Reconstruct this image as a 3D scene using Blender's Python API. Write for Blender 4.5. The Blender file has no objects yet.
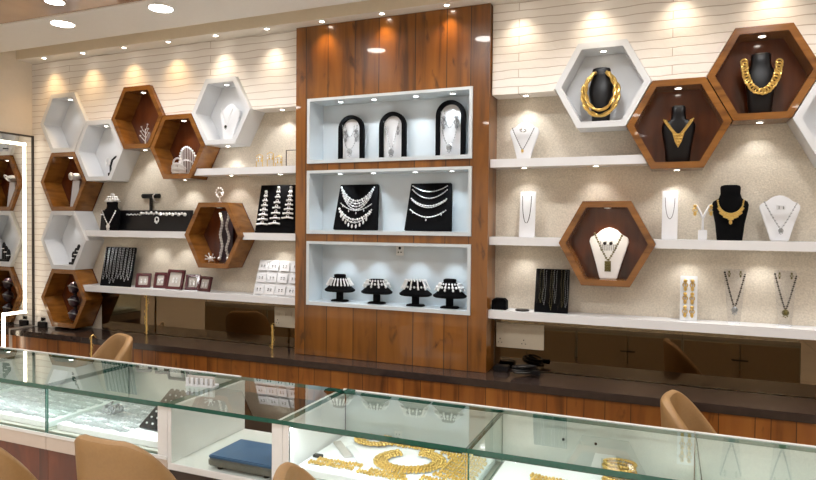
import bpy, bmesh, math, random
from mathutils import Vector, Matrix
random.seed(7)
PI = math.pi
C = bpy.context.scene.collection
EYE = 1.6            # heights below are measured from eye level; everything is raised by EYE at the end
# ------------------------------------------------------------------ materials
def L(r, g, b):
    f = lambda c: (c/255/12.92) if c/255 <= .04045 else ((c/255+.055)/1.055)**2.4
    return (f(r), f(g), f(b), 1)
def newmat(name):
    m = bpy.data.materials.new(name); m.use_nodes = True
    nt = m.node_tree; b = nt.nodes['Principled BSDF']
    return m, nt, b
def nd(nt, t, **k):
    n = nt.nodes.new(t)
    for a, v in k.items(): setattr(n, a, v)
    return n
def plain(name, col, rough=.5, metal=0, coat=0, spec=.5, noise=0, nscale=40, bump=0):
    m, nt, b = newmat(name)
    b.inputs['Roughness'].default_value = rough; b.inputs['Metallic'].default_value = metal
    b.inputs['Coat Weight'].default_value = coat; b.inputs['Coat Roughness'].default_value = .06
    b.inputs['Specular IOR Level'].default_value = spec
    tc = nd(nt, 'ShaderNodeTexCoord'); nz = nd(nt, 'ShaderNodeTexNoise')
    nz.inputs['Scale'].default_value = nscale; nz.inputs['Detail'].default_value = 3
    nt.links.new(tc.outputs['Object'], nz.inputs['Vector'])
    mx = nd(nt, 'ShaderNodeMix', data_type='RGBA', blend_type='MULTIPLY')
    mx.inputs[0].default_value = 1
    mx.inputs[6].default_value = col
    rp = nd(nt, 'ShaderNodeValToRGB')
    lo = 1-noise; rp.color_ramp.elements[0].position = .3; rp.color_ramp.elements[1].position = .7
    rp.color_ramp.elements[0].color = (lo, lo, lo, 1); rp.color_ramp.elements[1].color = (1, 1, 1, 1)
    nt.links.new(nz.outputs['Fac'], rp.inputs['Fac']); nt.links.new(rp.outputs['Color'], mx.inputs[7])
    nt.links.new(mx.outputs[2], b.inputs['Base Color'])
    if bump:
        bp = nd(nt, 'ShaderNodeBump'); bp.inputs['Strength'].default_value = bump; bp.inputs['Distance'].default_value = .004
        nt.links.new(nz.outputs['Fac'], bp.inputs['Height']); nt.links.new(bp.outputs['Normal'], b.inputs['Normal'])
    return m
def emit(name, col, s):
    m, nt, b = newmat(name)
    b.inputs['Base Color'].default_value = (.8, .8, .8, 1)
    b.inputs['Emission Color'].default_value = col; b.inputs['Emission Strength'].default_value = s
    return m
def wood(name, dark, mid, light, planks=0, rough=.2, coat=.4, sc=(14, 14, 1.3), seam=.012, coords='Object'):
    m, nt, b = newmat(name)
    b.inputs['Roughness'].default_value = rough; b.inputs['Coat Weight'].default_value = coat; b.inputs['Coat Roughness'].default_value = .03
    tc = nd(nt, 'ShaderNodeTexCoord')
    sx = nd(nt, 'ShaderNodeSeparateXYZ'); nt.links.new(tc.outputs[coords], sx.inputs[0])
    mp = nd(nt, 'ShaderNodeMapping'); mp.inputs['Scale'].default_value = sc
    nt.links.new(tc.outputs[coords], mp.inputs['Vector'])
    nz = nd(nt, 'ShaderNodeTexNoise'); nz.inputs['Scale'].default_value = 1; nz.inputs['Detail'].default_value = 7; nz.inputs['Distortion'].default_value = .6
    vec = mp.outputs['Vector']
    if planks:
        vo = nd(nt, 'ShaderNodeTexVoronoi', voronoi_dimensions='1D'); vo.inputs['Scale'].default_value = planks
        nt.links.new(sx.outputs['X'], vo.inputs['W'])
        ve = nd(nt, 'ShaderNodeTexVoronoi', voronoi_dimensions='1D', feature='DISTANCE_TO_EDGE'); ve.inputs['Scale'].default_value = planks
        nt.links.new(sx.outputs['X'], ve.inputs['W'])
        ad = nd(nt, 'ShaderNodeVectorMath', operation='MULTIPLY_ADD'); ad.inputs[1].default_value = (9, 9, 9)
        nt.links.new(vo.outputs['Color'], ad.inputs[0]); nt.links.new(vec, ad.inputs[2]); vec = ad.outputs[0]
    nt.links.new(vec, nz.inputs['Vector'])
    rp = nd(nt, 'ShaderNodeValToRGB'); e = rp.color_ramp.elements
    e[0].position = .28; e[0].color = dark; e[1].position = .74; e[1].color = light
    x = e.new(.48); x.color = mid
    nt.links.new(nz.outputs['Fac'], rp.inputs['Fac']); col = rp.outputs['Color']
    if planks:
        tint = nd(nt, 'ShaderNodeMapRange'); tint.inputs['To Min'].default_value = .82; tint.inputs['To Max'].default_value = 1.08
        sc_ = nd(nt, 'ShaderNodeSeparateColor'); nt.links.new(vo.outputs['Color'], sc_.inputs[0]); nt.links.new(sc_.outputs[0], tint.inputs['Value'])
        mm = nd(nt, 'ShaderNodeVectorMath', operation='SCALE'); nt.links.new(col, mm.inputs[0]); nt.links.new(tint.outputs[0], mm.inputs['Scale'])
        lt = nd(nt, 'ShaderNodeMath', operation='LESS_THAN'); lt.inputs[1].default_value = seam
        nt.links.new(ve.outputs['Distance'], lt.inputs[0])
        mx = nd(nt, 'ShaderNodeMix', data_type='RGBA'); nt.links.new(lt.outputs[0], mx.inputs[0])
        nt.links.new(mm.outputs[0], mx.inputs[6]); mx.inputs[7].default_value = tuple(c*.45 for c in dark[:3])+(1,)
        col = mx.outputs[2]
        # dark knots and streaks
        mp2 = nd(nt, 'ShaderNodeMapping'); mp2.inputs['Scale'].default_value = (9, 9, 3.2); nt.links.new(tc.outputs[coords], mp2.inputs['Vector'])
        n2 = nd(nt, 'ShaderNodeTexNoise'); n2.inputs['Scale'].default_value = 1; n2.inputs['Detail'].default_value = 4; n2.inputs['Distortion'].default_value = 1.2
        nt.links.new(mp2.outputs[0], n2.inputs['Vector'])
        r2 = nd(nt, 'ShaderNodeValToRGB'); r2.color_ramp.elements[0].position = .62; r2.color_ramp.elements[1].position = .72
        nt.links.new(n2.outputs['Fac'], r2.inputs['Fac'])
        m2 = nd(nt, 'ShaderNodeMix', data_type='RGBA'); nt.links.new(r2.outputs[0], m2.inputs[0]); nt.links.new(col, m2.inputs[6]); m2.inputs[7].default_value = dark
        col = m2.outputs[2]
    nt.links.new(col, b.inputs['Base Color'])
    return m
def slat_mat():
    m, nt, b = newmat('white_wave_brick'); b.inputs['Roughness'].default_value = .42
    tc = nd(nt, 'ShaderNodeTexCoord'); sx = nd(nt, 'ShaderNodeSeparateXYZ'); nt.links.new(tc.outputs['Object'], sx.inputs[0])
    nz = nd(nt, 'ShaderNodeTexNoise'); nz.inputs['Scale'].default_value = 7; nz.inputs['Detail'].default_value = 1
    nt.links.new(tc.outputs['Object'], nz.inputs['Vector'])
    ma = nd(nt, 'ShaderNodeMath', operation='MULTIPLY_ADD'); ma.inputs[1].default_value = .022
    nt.links.new(nz.outputs['Fac'], ma.inputs[0]); nt.links.new(sx.outputs['Z'], ma.inputs[2])
    cx = nd(nt, 'ShaderNodeCombineXYZ'); nt.links.new(sx.outputs['X'], cx.inputs[0]); nt.links.new(ma.outputs[0], cx.inputs[1])
    br = nd(nt, 'ShaderNodeTexBrick'); br.offset = .37
    br.inputs['Scale'].default_value = 1; br.inputs['Brick Width'].default_value = 2.3; br.inputs['Row Height'].default_value = .05
    br.inputs['Mortar Size'].default_value = .003; br.inputs['Mortar Smooth'].default_value = .6
    br.inputs['Color1'].default_value = L(240, 234, 228); br.inputs['Color2'].default_value = L(234, 228, 221); br.inputs['Mortar'].default_value = L(190, 174, 163)
    nt.links.new(cx.outputs[0], br.inputs['Vector']); nt.links.new(br.outputs['Color'], b.inputs['Base Color'])
    n3 = nd(nt, 'ShaderNodeTexNoise'); n3.inputs['Scale'].default_value = 16; nt.links.new(tc.outputs['Object'], n3.inputs['Vector'])
    s = nd(nt, 'ShaderNodeMath', operation='SUBTRACT'); nt.links.new(n3.outputs['Fac'], s.inputs[0]); nt.links.new(br.outputs['Fac'], s.inputs[1])
    bp = nd(nt, 'ShaderNodeBump'); bp.inputs['Strength'].default_value = .5; bp.inputs['Distance'].default_value = .008
    nt.links.new(s.outputs[0], bp.inputs['Height']); nt.links.new(bp.outputs[0], b.inputs['Normal'])
    return m
def glass_mat(name, tint, boost, ior=1.5):
    m = bpy.data.materials.new(name); m.use_nodes = True; nt = m.node_tree; nt.nodes.clear()
    o = nd(nt, 'ShaderNodeOutputMaterial'); t = nd(nt, 'ShaderNodeBsdfTransparent'); t.inputs[0].default_value = tint
    g = nd(nt, 'ShaderNodeBsdfGlossy'); g.inputs['Roughness'].default_value = .01; g.inputs['Color'].default_value = (.95, 1, .98, 1)
    f = nd(nt, 'ShaderNodeFresnel'); f.inputs['IOR'].default_value = ior
    ge = nd(nt, 'ShaderNodeNewGeometry'); iv = nd(nt, 'ShaderNodeMath', operation='SUBTRACT'); iv.inputs[0].default_value = 1
    nt.links.new(ge.outputs['Backfacing'], iv.inputs[1])
    mu = nd(nt, 'ShaderNodeMath', operation='MULTIPLY'); nt.links.new(f.outputs[0], mu.inputs[0]); nt.links.new(iv.outputs[0], mu.inputs[1])
    mb = nd(nt, 'ShaderNodeMath', operation='MULTIPLY', use_clamp=True); mb.inputs[1].default_value = boost; nt.links.new(mu.outputs[0], mb.inputs[0])
    mx = nd(nt, 'ShaderNodeMixShader'); nt.links.new(mb.outputs[0], mx.inputs[0]); nt.links.new(t.outputs[0], mx.inputs[1]); nt.links.new(g.outputs[0], mx.inputs[2])
    nt.links.new(mx.outputs[0], o.inputs[0])
    return m
def tile_mat():
    m, nt, b = newmat('floor_tile'); b.inputs['Roughness'].default_value = .2
    tc = nd(nt, 'ShaderNodeTexCoord'); br = nd(nt, 'ShaderNodeTexBrick'); br.offset = 0
    br.inputs['Scale'].default_value = 1; br.inputs['Brick Width'].default_value = .6; br.inputs['Row Height'].default_value = .6; br.inputs['Mortar Size'].default_value = .003
    br.inputs['Color1'].default_value = L(214, 206, 194); br.inputs['Color2'].default_value = L(208, 200, 188); br.inputs['Mortar'].default_value = L(120, 108, 92)
    nt.links.new(tc.outputs['Object'], br.inputs['Vector']); nt.links.new(br.outputs['Color'], b.inputs['Base Color'])
    return m
M = dict(
    slat=slat_mat(), paper=plain('beige_speckled_wallpaper', L(214, 204, 187), .6, noise=.24, nscale=110, bump=.5),
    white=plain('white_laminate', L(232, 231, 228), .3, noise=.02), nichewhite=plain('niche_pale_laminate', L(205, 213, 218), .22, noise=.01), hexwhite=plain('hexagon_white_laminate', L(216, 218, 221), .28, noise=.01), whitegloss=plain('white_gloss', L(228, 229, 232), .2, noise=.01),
    ceil=plain('ceiling_paint', L(236, 231, 224), .7, noise=.02), beige=plain('beige_paint', L(224, 210, 186), .6, noise=.03),
    wall=plain('warm_wall_paint', L(232, 222, 208), .55, noise=.03),
    brownceil=plain('brown_gloss_ceiling', L(182, 146, 120), .08, coat=.6, noise=.2, nscale=3),
    panel=wood('honey_plank_laminate', L(82, 46, 12), L(128, 77, 22), L(144, 90, 30), planks=5.2, rough=.3, coat=.7, seam=.014),
    plank=wood('counter_front_planks', L(92, 50, 18), L(142, 84, 34), L(160, 102, 44), planks=8, rough=.3, coat=.25, seam=.016),
    hexwood=wood('brown_hexagon_laminate', L(92, 55, 17), L(129, 81, 29), L(147, 96, 40), rough=.25, coat=.5, sc=(3, 5, 22)),
    hexback=wood('dark_brown_laminate', L(66, 30, 12), L(88, 42, 18), L(102, 52, 22), rough=.16, coat=.18, sc=(10, 10, 1.2)),
    redwood=wood('red_brown_veneer', L(66, 26, 12), L(100, 44, 20), L(122, 58, 28), planks=2.7, rough=.3, coat=.3, sc=(10, 10, 3), seam=.004),
    worktop=plain('dark_brown_stone_top', L(58, 47, 43), .16, coat=.2, noise=.25, nscale=30),
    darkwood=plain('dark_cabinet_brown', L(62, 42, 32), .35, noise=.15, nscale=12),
    tintmirror=plain('bronze_tinted_mirror', L(112, 96, 76), .02, metal=1, noise=.02),
    mirror=plain('mirror_silver', (.9, .9, .88, 1), .005, metal=1),
    darkframe=plain('dark_grey_metal', L(70, 64, 58), .4, metal=.3, noise=.05), led=emit('led_strip_glow', L(255, 236, 205), 5),
    lens=emit('lamp_lens_glow', L(255, 246, 232), 18), lenscool=emit('cool_lens_glow', L(240, 248, 255), 12), biglens=emit('round_light_glow', L(255, 250, 244), 22),
    ring=plain('lamp_ring_white', L(235, 232, 226), .35), glass=glass_mat('clear_glass', (.95, .98, .965, 1), 1.0), topglass=glass_mat('counter_glass', (.955, .99, .97, 1), 1.7),
    gedge=plain('green_glass_edge', L(42, 98, 84), .1, coat=.5, noise=.2, nscale=60), reardoor=plain('pale_grey_sliding_panel', L(208, 214, 207), .3, noise=.03),
    staff=plain('beige_drawer_front', L(196, 178, 148), .35, noise=.04), handle=plain('dark_bar_handle', L(60, 54, 50), .3, metal=.6),
    caramel=plain('tan_leatherette', L(156, 121, 78), .45, noise=.08, nscale=90, bump=.15), leg=plain('black_metal_leg', L(36, 34, 34), .35, metal=.5),
    black=plain('black_velvet', L(9, 9, 11), .9, spec=.1, noise=.3, nscale=120), blackgloss=plain('black_leatherette', L(11, 10, 13), .38, spec=.3, noise=.2, nscale=80),
    bwhite=plain('white_leatherette', L(222, 223, 226), .45, noise=.02), silver=plain('silver', L(240, 240, 240), .32, metal=.7, noise=.12, nscale=200),
    palesilver=plain('pale_silver', L(210, 216, 216), .3, metal=.8, noise=.35, nscale=60), casefill=emit('case_fill_glow', L(240, 248, 255), 50), oxid=plain('oxidised_silver', L(180, 182, 184), .35, metal=.75, noise=.45, nscale=90),
    gold=plain('yellow_gold', L(228, 192, 112), .32, metal=.85, noise=.2, nscale=150), bead=plain('dark_bead', L(44, 38, 34), .25, noise=.3, nscale=200),
    mix=plain('green_gold_bead', L(112, 104, 60), .3, metal=.6, noise=.4, nscale=180), maroon=plain('maroon_frame_lacquer', L(74, 24, 32), .25, coat=.4, noise=.1),
    card=plain('white_card', L(222, 223, 224), .6, noise=.02), greyc=plain('grey_card_insert', L(196, 190, 184), .6, noise=.1),
    acrylic=glass_mat('frosted_acrylic', (.91, .91, .92, 1), 1.3), blue=plain('steel_blue_scale_plate', L(66, 102, 142), .3, noise=.06), steel=plain('brushed_steel', L(150, 152, 152), .35, metal=.7, noise=.1),
    purple=plain('dark_plum_velvet', L(44, 26, 40), .35, noise=.3, nscale=100), switch=plain('cream_switch_plate', L(206, 196, 176), .4, noise=.03),
    tile=tile_mat(), pink=plain('pale_taupe_trim', L(206, 190, 176), .35, noise=.03), traycloth=plain('white_tray_cloth', L(240, 241, 242), .7, noise=.04, nscale=150),
    casefloor=plain('grey_case_floor', L(160, 158, 146), .5, noise=.05), green=plain('dark_green_plastic', L(30, 72, 56), .3),
)
# ------------------------------------------------------------------ mesh builder
class MB:
    def __init__(s): s.v, s.f, s.m = [], [], []
    def add(s, vs, fs, mi=0):
        o = len(s.v); s.v += [tuple(p) for p in vs]; s.f += [tuple(i+o for i in f) for f in fs]; s.m += [mi]*len(fs); return s
    def box(s, x0, x1, y0, y1, z0, z1, mi=0):
        return s.add([(x0,y0,z0),(x1,y0,z0),(x1,y1,z0),(x0,y1,z0),(x0,y0,z1),(x1,y0,z1),(x1,y1,z1),(x0,y1,z1)],
                     [(3,2,1,0),(4,5,6,7),(0,1,5,4),(1,2,6,5),(2,3,7,6),(3,0,4,7)], mi)
    def prism(s, poly, y0, y1, mi=0):
        n = len(poly)
        a = sum(poly[i][0]*poly[(i+1)%n][1]-poly[(i+1)%n][0]*poly[i][1] for i in range(n))
        if a < 0: poly = poly[::-1]
        vs = [(x,y0,z) for x,z in poly]+[(x,y1,z) for x,z in poly]
        return s.add(vs, [tuple(range(n)), tuple(range(2*n-1,n-1,-1))]+[(i,i+n,(i+1)%n+n,(i+1)%n) for i in range(n)], mi)
    def ringprism(s, outer, inner, y0, y1, mi=0):
        n = len(outer)
        vs = [(x,y0,z) for x,z in outer]+[(x,y0,z) for x,z in inner]+[(x,y1,z) for x,z in outer]+[(x,y1,z) for x,z in inner]
        fs = []
        for i in range(n):
            j = (i+1)%n
            fs += [(i,j,j+n,i+n),(i+2*n,i+3*n,j+3*n,j+2*n),(i,i+2*n,j+2*n,j),(i+n,j+n,j+3*n,i+3*n)]
        return s.add(vs, fs, mi)
    def loft(s, secs, mi=0, caps=True, closed=True):
        n = len(secs[0]); vs = [p for q in secs for p in q]; fs = []
        for k in range(len(secs)-1):
            for i in range(n if closed else n-1):
                j = (i+1)%n; fs.append((k*n+i, k*n+j, (k+1)*n+j, (k+1)*n+i))
        if caps: fs += [tuple(range(n-1,-1,-1)), tuple(range((len(secs)-1)*n, len(secs)*n))]
        return s.add(vs, fs, mi)
    def ell(s, secs, n=20, mi=0, sq=2.0):
        """stack of (z, rx, ry, cx, cy) super-ellipse sections"""
        S = []
        for q in secs:
            z, rx, ry = q[:3]; cx, cy = (q[3], q[4]) if len(q) > 3 else (0, 0)
            S.append([(cx+rx*math.copysign(abs(math.cos(2*PI*i/n))**(2/sq), math.cos(2*PI*i/n)), cy+ry*math.copysign(abs(math.sin(2*PI*i/n))**(2/sq), math.sin(2*PI*i/n)), z) for i in range(n)])
        return s.loft(S, mi)
    def lathe(s, prof, n=20, c=(0,0,0), mi=0):
        return s.ell([(c[2]+z, r, r, c[0], c[1]) for r, z in prof], n, mi)
    def tube(s, path, r, n=6, closed=False, mi=0):
        P = [Vector(p) for p in path]; k = len(P); secs = []
        up = Vector((.13,.97,.21)).normalized()
        for i in range(k):
            a = P[(i-1)%k] if (closed or i>0) else P[i]; b = P[(i+1)%k] if (closed or i<k-1) else P[i]
            t = (b-a)
            t = t.normalized() if t.length > 1e-9 else Vector((0,0,1))
            u = t.cross(up); u = u.normalized() if u.length > 1e-6 else Vector((1,0,0)); w = u.cross(t)
            rr = r[i] if isinstance(r, (list, tuple)) else r
            secs.append([tuple(P[i]+rr*(math.cos(2*PI*j/n)*u+math.sin(2*PI*j/n)*w)) for j in range(n)])
        if closed: secs.append(secs[0]); return s.loft(secs, mi, caps=False)
        return s.loft(secs, mi)
    def ball(s, c, r, n=6, m=4, sc=(1,1,1), mi=0):
        vs = [(c[0],c[1],c[2]-r*sc[2])]; fs = []
        for k in range(1, m):
            ph = -PI/2+PI*k/m
            for i in range(n): vs.append((c[0]+r*sc[0]*math.cos(ph)*math.cos(2*PI*i/n), c[1]+r*sc[1]*math.cos(ph)*math.sin(2*PI*i/n), c[2]+r*sc[2]*math.sin(ph)))
        vs.append((c[0],c[1],c[2]+r*sc[2])); T = len(vs)-1
        for i in range(n):
            j = (i+1)%n; fs.append((0,1+j,1+i)); fs.append((T,1+(m-2)*n+i,1+(m-2)*n+j))
            for k in range(m-2): fs.append((1+k*n+i,1+k*n+j,1+(k+1)*n+j,1+(k+1)*n+i))
        return s.add(vs, fs, mi)
    def torus(s, c, R, r, ax=(0,1,0), n=14, m=6, sc=(1,1), mi=0):
        A = Vector(ax).normalized(); u = A.orthogonal().normalized(); w = A.cross(u)
        return s.tube([tuple(Vector(c)+R*(math.cos(2*PI*i/n)*u*sc[0]+math.sin(2*PI*i/n)*w*sc[1])) for i in range(n)], r, m, True, mi)
    def rot(s, ang, ax='X', piv=(0,0,0)):
        R = Matrix.Rotation(ang, 3, ax); p = Vector(piv); s.v = [tuple(R@(Vector(v)-p)+p) for v in s.v]; return s
    def move(s, x=0, y=0, z=0): s.v = [(a+x,b+y,c+z) for a,b,c in s.v]; return s
def mesh(name, mb, mats, smooth=True, bevel=0):
    me = bpy.data.meshes.new(name); me.from_pydata(mb.v, [], mb.f)
    for m in (mats if isinstance(mats, (list, tuple)) else [mats]): me.materials.append(m)
    me.polygons.foreach_set('material_index', mb.m)
    bm = bmesh.new(); bm.from_mesh(me)
    if bevel:
        bmesh.ops.remove_doubles(bm, verts=bm.verts, dist=1e-5)
        es = [e for e in bm.edges if len(e.link_faces) == 2 and e.calc_face_angle(0) > .5]
        bmesh.ops.bevel(bm, geom=es, offset=bevel, segments=2, affect='EDGES', clamp_overlap=True)
    bmesh.ops.recalc_face_normals(bm, faces=bm.faces); bm.to_mesh(me); bm.free()
    if smooth:
        me.shade_smooth(); me.set_sharp_from_angle(angle=.6)
    return me
def obj(name, mb, mats, parent=None, smooth=True, bevel=0, label=None, loc=None, rot=None):
    o = bpy.data.objects.new(name, mesh(name, mb, mats, smooth, bevel)); C.objects.link(o)
    if parent: o.parent = parent
    if loc: o.location = loc
    if rot: o.rotation_euler = rot
    if label: o['label'] = label
    return o
def tag(o, label, cat, group=None):
    o['label'] = label; o['category'] = cat
    if group: o['group'] = group
    return o
def thing(name, label, cat, loc=(0,0,0), rz=0, group=None):
    o = bpy.data.objects.new(name, None); C.objects.link(o); o.location = loc; o.rotation_euler = (0,0,rz); o.empty_display_size = .05
    return tag(o, label, cat, group)
def struct(name, mb, m, **k):
    o = obj(name, mb, m, **k); o['kind'] = 'structure'; return o
def dup(root, loc, rz=None, label=None, group=None):
    r = root.copy(); C.objects.link(r); r.location = loc
    if rz is not None: r.rotation_euler = (0,0,rz)
    if label: r['label'] = label
    if group: r['group'] = group
    def rec(a, b):
        for ch in list(a.children):
            c = ch.copy(); C.objects.link(c); c.parent = b; rec(ch, c)
    rec(root, r)
    return r
def spot(parent, loc, power, col=(1,.86,.66), size=80, blend=.7, tilt=0, radius=.012, name='lamp_light', kind='SPOT'):
    l = bpy.data.lights.new(name, kind); l.energy = power; l.color = col
    if kind == 'SPOT': l.spot_size = math.radians(size); l.spot_blend = blend; l.shadow_soft_size = radius
    o = bpy.data.objects.new(name, l); C.objects.link(o); o.parent = parent; o.location = loc; o.rotation_euler = (tilt,0,0)
    return o
WARM, NEUT, COOL = (1,.72,.40), (1,.985,.96), (.78,.92,1)
ringmb = lambda r: MB().lathe([(r*.72,-.001),(r*.95,-.004),(r,-.001),(r,.0),(r*.72,.0)], 18)
RINGME = mesh('lamp_ring', ringmb(.02), M['ring']); LENSME = mesh('lens', MB().lathe([(.0135,-.003),(.0135,-.0015)], 14), M['lens']); LENSC = mesh('lens', MB().lathe([(.0135,-.003),(.0135,-.0015)], 14), M['lenscool'])
def fixture(parent, loc, power, col=WARM, size=85, tilt=0, cool=False, blend=.7):
    r = bpy.data.objects.new('spotlight', RINGME); C.objects.link(r); r.parent = parent; r.location = loc
    l = bpy.data.objects.new('lens', LENSC if cool else LENSME); C.objects.link(l); l.parent = r
    spot(r, (0,0,-.006), power, col, size, blend, tilt)
    return r
ORD = 'first second third fourth fifth sixth seventh eighth ninth tenth eleventh twelfth thirteenth fourteenth fifteenth sixteenth'.split()
# ------------------------------------------------------------------ the hexagon lattice
HA, HH = .2646, .2425
def hexpts(cx, cz, a=HA, h=HH): return [(cx-a,cz),(cx-a/2,cz-h),(cx+a/2,cz-h),(cx+a,cz),(cx+a/2,cz+h),(cx-a/2,cz+h)]
PX, PZ = .402, .2427
def lat(i, j): return (-4.647+PX*i, .333+PZ*j)
def rat(i, j): return (-.368+PX*i, .566+PZ*j)
HEX = dict(A1=lat(0,2),A2=lat(0,0),A3=lat(0,-2),A4=lat(0,-4),B1=lat(1,1),Cc=lat(2,2),D=lat(3,1),E=lat(4,2),M=(-3.104,-.089),F=rat(0,1),G=rat(1,0),H=rat(2,1),I=rat(3,0),K=(-.33,-.095))
TOPZ, XL, XR = 1.345, -5.045, 2.2
YW, YS = .18, .03     # wallpaper plane, slat cladding face
# ------------------------------------------------------------------ setting
struct('floor', MB().box(XL,XR,-6.5,.26,-1.66,-1.6), M['tile'])
struct('wall_back', MB().box(XL,XR,YW,.26,-1.6,1.55), M['paper'])
struct('wall_left', MB().box(XL-.08,XL,-6.5,.26,-1.6,1.55), M['wall'])
struct('wall_right', MB().box(XR,XR+.08,-6.5,.26,-1.6,1.55), M['wall'])
struct('wall_front', MB().box(XL,XR,-6.58,-6.5,-1.6,1.55), M['wall'])
cm = MB(); cm.box(XL,XR,-.106,YW,TOPZ,1.55); cm.box(XL,XR,-.332,-.106,1.47,1.55); cm.box(XL,XR,-.80,-.332,1.337,1.55)
struct('ceiling', cm, M['ceil'])
struct('ceiling_center', MB().box(XL,XR,-6.5,-.80,1.345,1.55), M['brownceil'])
struct('trim_1', MB().box(XL,XR,-.112,-.107,TOPZ+.002,1.468), M['beige'])
g = .004
def up(n, ks, dx=0, dz=0): p = hexpts(*HEX[n], HA+g, HH+g); return [p[k] for k in ks]
left = [(XL,-.898),(HEX['A4'][0]-HA/2-g,-.898)]
left += up('A4',(1,0,5)) + up('A3',(0,5)) + up('A2',(0,5)) + up('A1',(0,5,4)) + up('B1',(5,4)) + up('Cc',(5,4)) + up('D',(5,4)) + up('E',(5,4,3)) + [(-2.39,HEX['E'][1]),(-2.39,TOPZ-.001),(XL,TOPZ-.001)]
lm = MB().prism(left, YS, YW-.001)
struct('trim_2', lm, M['slat'], smooth=False)
right = [(-1.012,HEX['F'][1]-.012)] + [(up('F',(0,))[0][0]-.002,HEX['F'][1]-.012)] + up('F',(0,5,4)) + up('G',(5,4)) + up('H',(5,4)) + up('I',(5,4,3)) + [(XR-.001,HEX['I'][1]),(XR-.001,TOPZ-.001),(-1.012,TOPZ-.001)]
struct('trim_3', MB().prism(right, YS, YW-.001), M['slat'], smooth=False)
# wood panel in the middle with three openings
PXL, PXR = -2.385, -1.018; NX0, NX1 = -2.292, -1.12
NZ = [(.411,.853),(-.066,.366),(-.553,-.114)]
pm = MB(); pm.box(PXL,NX0,-.01,YW-.001,-.898,TOPZ-.002); pm.box(NX1,PXR,-.01,YW-.001,-.898,TOPZ-.002)
for a, b in [(-.898,-.553),(-.114,-.066),(.366,.411),(.853,TOPZ-.002)]: pm.box(NX0,NX1,-.01,YW-.001,a,b)
struct('wall_center', pm, M['panel'], smooth=False)
# ------------------------------------------------------------------ niches
def niche(z0, z1, label):
    t = thing('display_niche', label, 'display niche', (0,0,z0))
    h = z1-z0; e = .0015; x0, x1 = NX0+e, NX1-e; th = .02
    m = MB(); o = [(x0,e),(x1,e),(x1,h-e),(x0,h-e)]; i = [(x0+th,e+th+.004),(x1-th,e+th+.004),(x1-th,h-th),(x0+th,h-th)]
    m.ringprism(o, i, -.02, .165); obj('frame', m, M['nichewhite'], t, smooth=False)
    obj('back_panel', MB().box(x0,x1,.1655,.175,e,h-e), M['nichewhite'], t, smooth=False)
    for x in (-2.075,-1.825,-1.525,-1.275): fixture(t, (x,.06,h-th), 2.7, COOL, 95, cool=True)
    return t
niche(*NZ[0], 'top white lit niche in the wood panel, holding three black arches')
niche(*NZ[1], 'middle white lit niche in the wood panel, holding two black necklace boards')
niche(*NZ[2], 'bottom white lit niche in the wood panel, holding four black pedestals')
# ------------------------------------------------------------------ hexagon boxes
def hexbox(key, white, label, power=1.4):
    cx, cz = HEX[key]; t = thing('hexagonal_display_box', label, 'display box', (cx,0,cz-HH))
    k = .036; o = hexpts(0,HH); i = hexpts(0,HH,HA-k*1.12,HH-k)
    obj('frame', MB().ringprism(o, i, 0, .168), M['hexwhite'] if white else M['hexwood'], t, smooth=False, bevel=.0015)
    obj('back_panel', MB().prism(o, .1685, .178), M['hexwhite'] if white else M['hexback'], t, smooth=False)
    fixture(t, (0,.075,2*HH-k), power*.8 if white else power, NEUT if white else (1,.86,.66), 100)
    return t
BR, WH = 0, 1
hexbox('A1',WH,'white hexagonal box at the upper left, topmost of the leftmost stack')
hexbox('A2',BR,'brown hexagonal box on the slatted wall holding a small white bust and card')
hexbox('A3',WH,'white hexagonal box between the two brown ones in the leftmost stack')
hexbox('A4',BR,'brown hexagonal box at the foot of the leftmost stack, just above the worktop')
hexbox('B1',WH,'white hexagonal box with a bangle stand, below the box with the silver branch')
hexbox('Cc',BR,'brown hexagonal box holding a silver branch, highest brown one on the left side',1.0)
hexbox('D',BR,'brown hexagonal box holding silver tiaras, left of the upper left shelf')
hexbox('E',WH,'white hexagonal box with a white bust, beside the left edge of the wood panel')
hexbox('M',BR,'brown hexagonal box between the two left middle shelves with silver strands inside')
hexbox('F',WH,'white hexagonal box holding the black bust with a thick gold rope')
hexbox('G',BR,'brown hexagonal box holding the black bust with a gold V pendant necklace',1.0)
hexbox('H',BR,'brown hexagonal box at the top right holding a gold curb chain on a bust',1.0)
hexbox('I',WH,'white hexagonal box cut by the right edge of the photo')
hexbox('K',BR,'brown hexagonal box standing alone on the right, holding a white bust',4.5)
# ------------------------------------------------------------------ wall shelves
def shelf(x0, x1, z, label, lend=None, rend=None, lights=(), th=.05, power=2.1):
    """front profile in x-z; lend / rend: functions x(z) following a hexagon side"""
    t = thing('wall_shelf', label, 'shelf', ((x0+x1)/2, .1, z-th)); c = (x0+x1)/2
    zs = [z-th, z-th/2, z]
    Lp = [((lend(q) if lend else x0)-c, q-z+th) for q in zs]; Rp = [((rend(q) if rend else x1)-c, q-z+th) for q in zs]
    obj('board', MB().prism(Lp[::-1]+Rp, .02-.1, YW-.002-.1), M['whitegloss'], t, smooth=False)
    for x in lights: fixture(t, (x-c, -.02, 0), power, NEUT, 110)
    return t
def side(key, sgn):
    cx, cz = HEX[key]; return lambda q: cx+sgn*(HA-HA/2*abs(q-cz)/HH+.003)
shelf(-3.27,-2.388,.406,'upper left wall shelf with gold earrings, ending at the wood panel',lend=side('D',1),lights=(-2.57,-3.0))
shelf(-4.38,-3.37,-.066,'left middle shelf carrying the black bracelet ramp',lend=side('A3',1),rend=side('M',-1),lights=(-4.15,-3.76,-3.5))
shelf(-2.84,-2.388,-.066,'short middle shelf between the lone left hexagon and the wood panel',lend=side('M',1),lights=(-2.6,))
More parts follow.
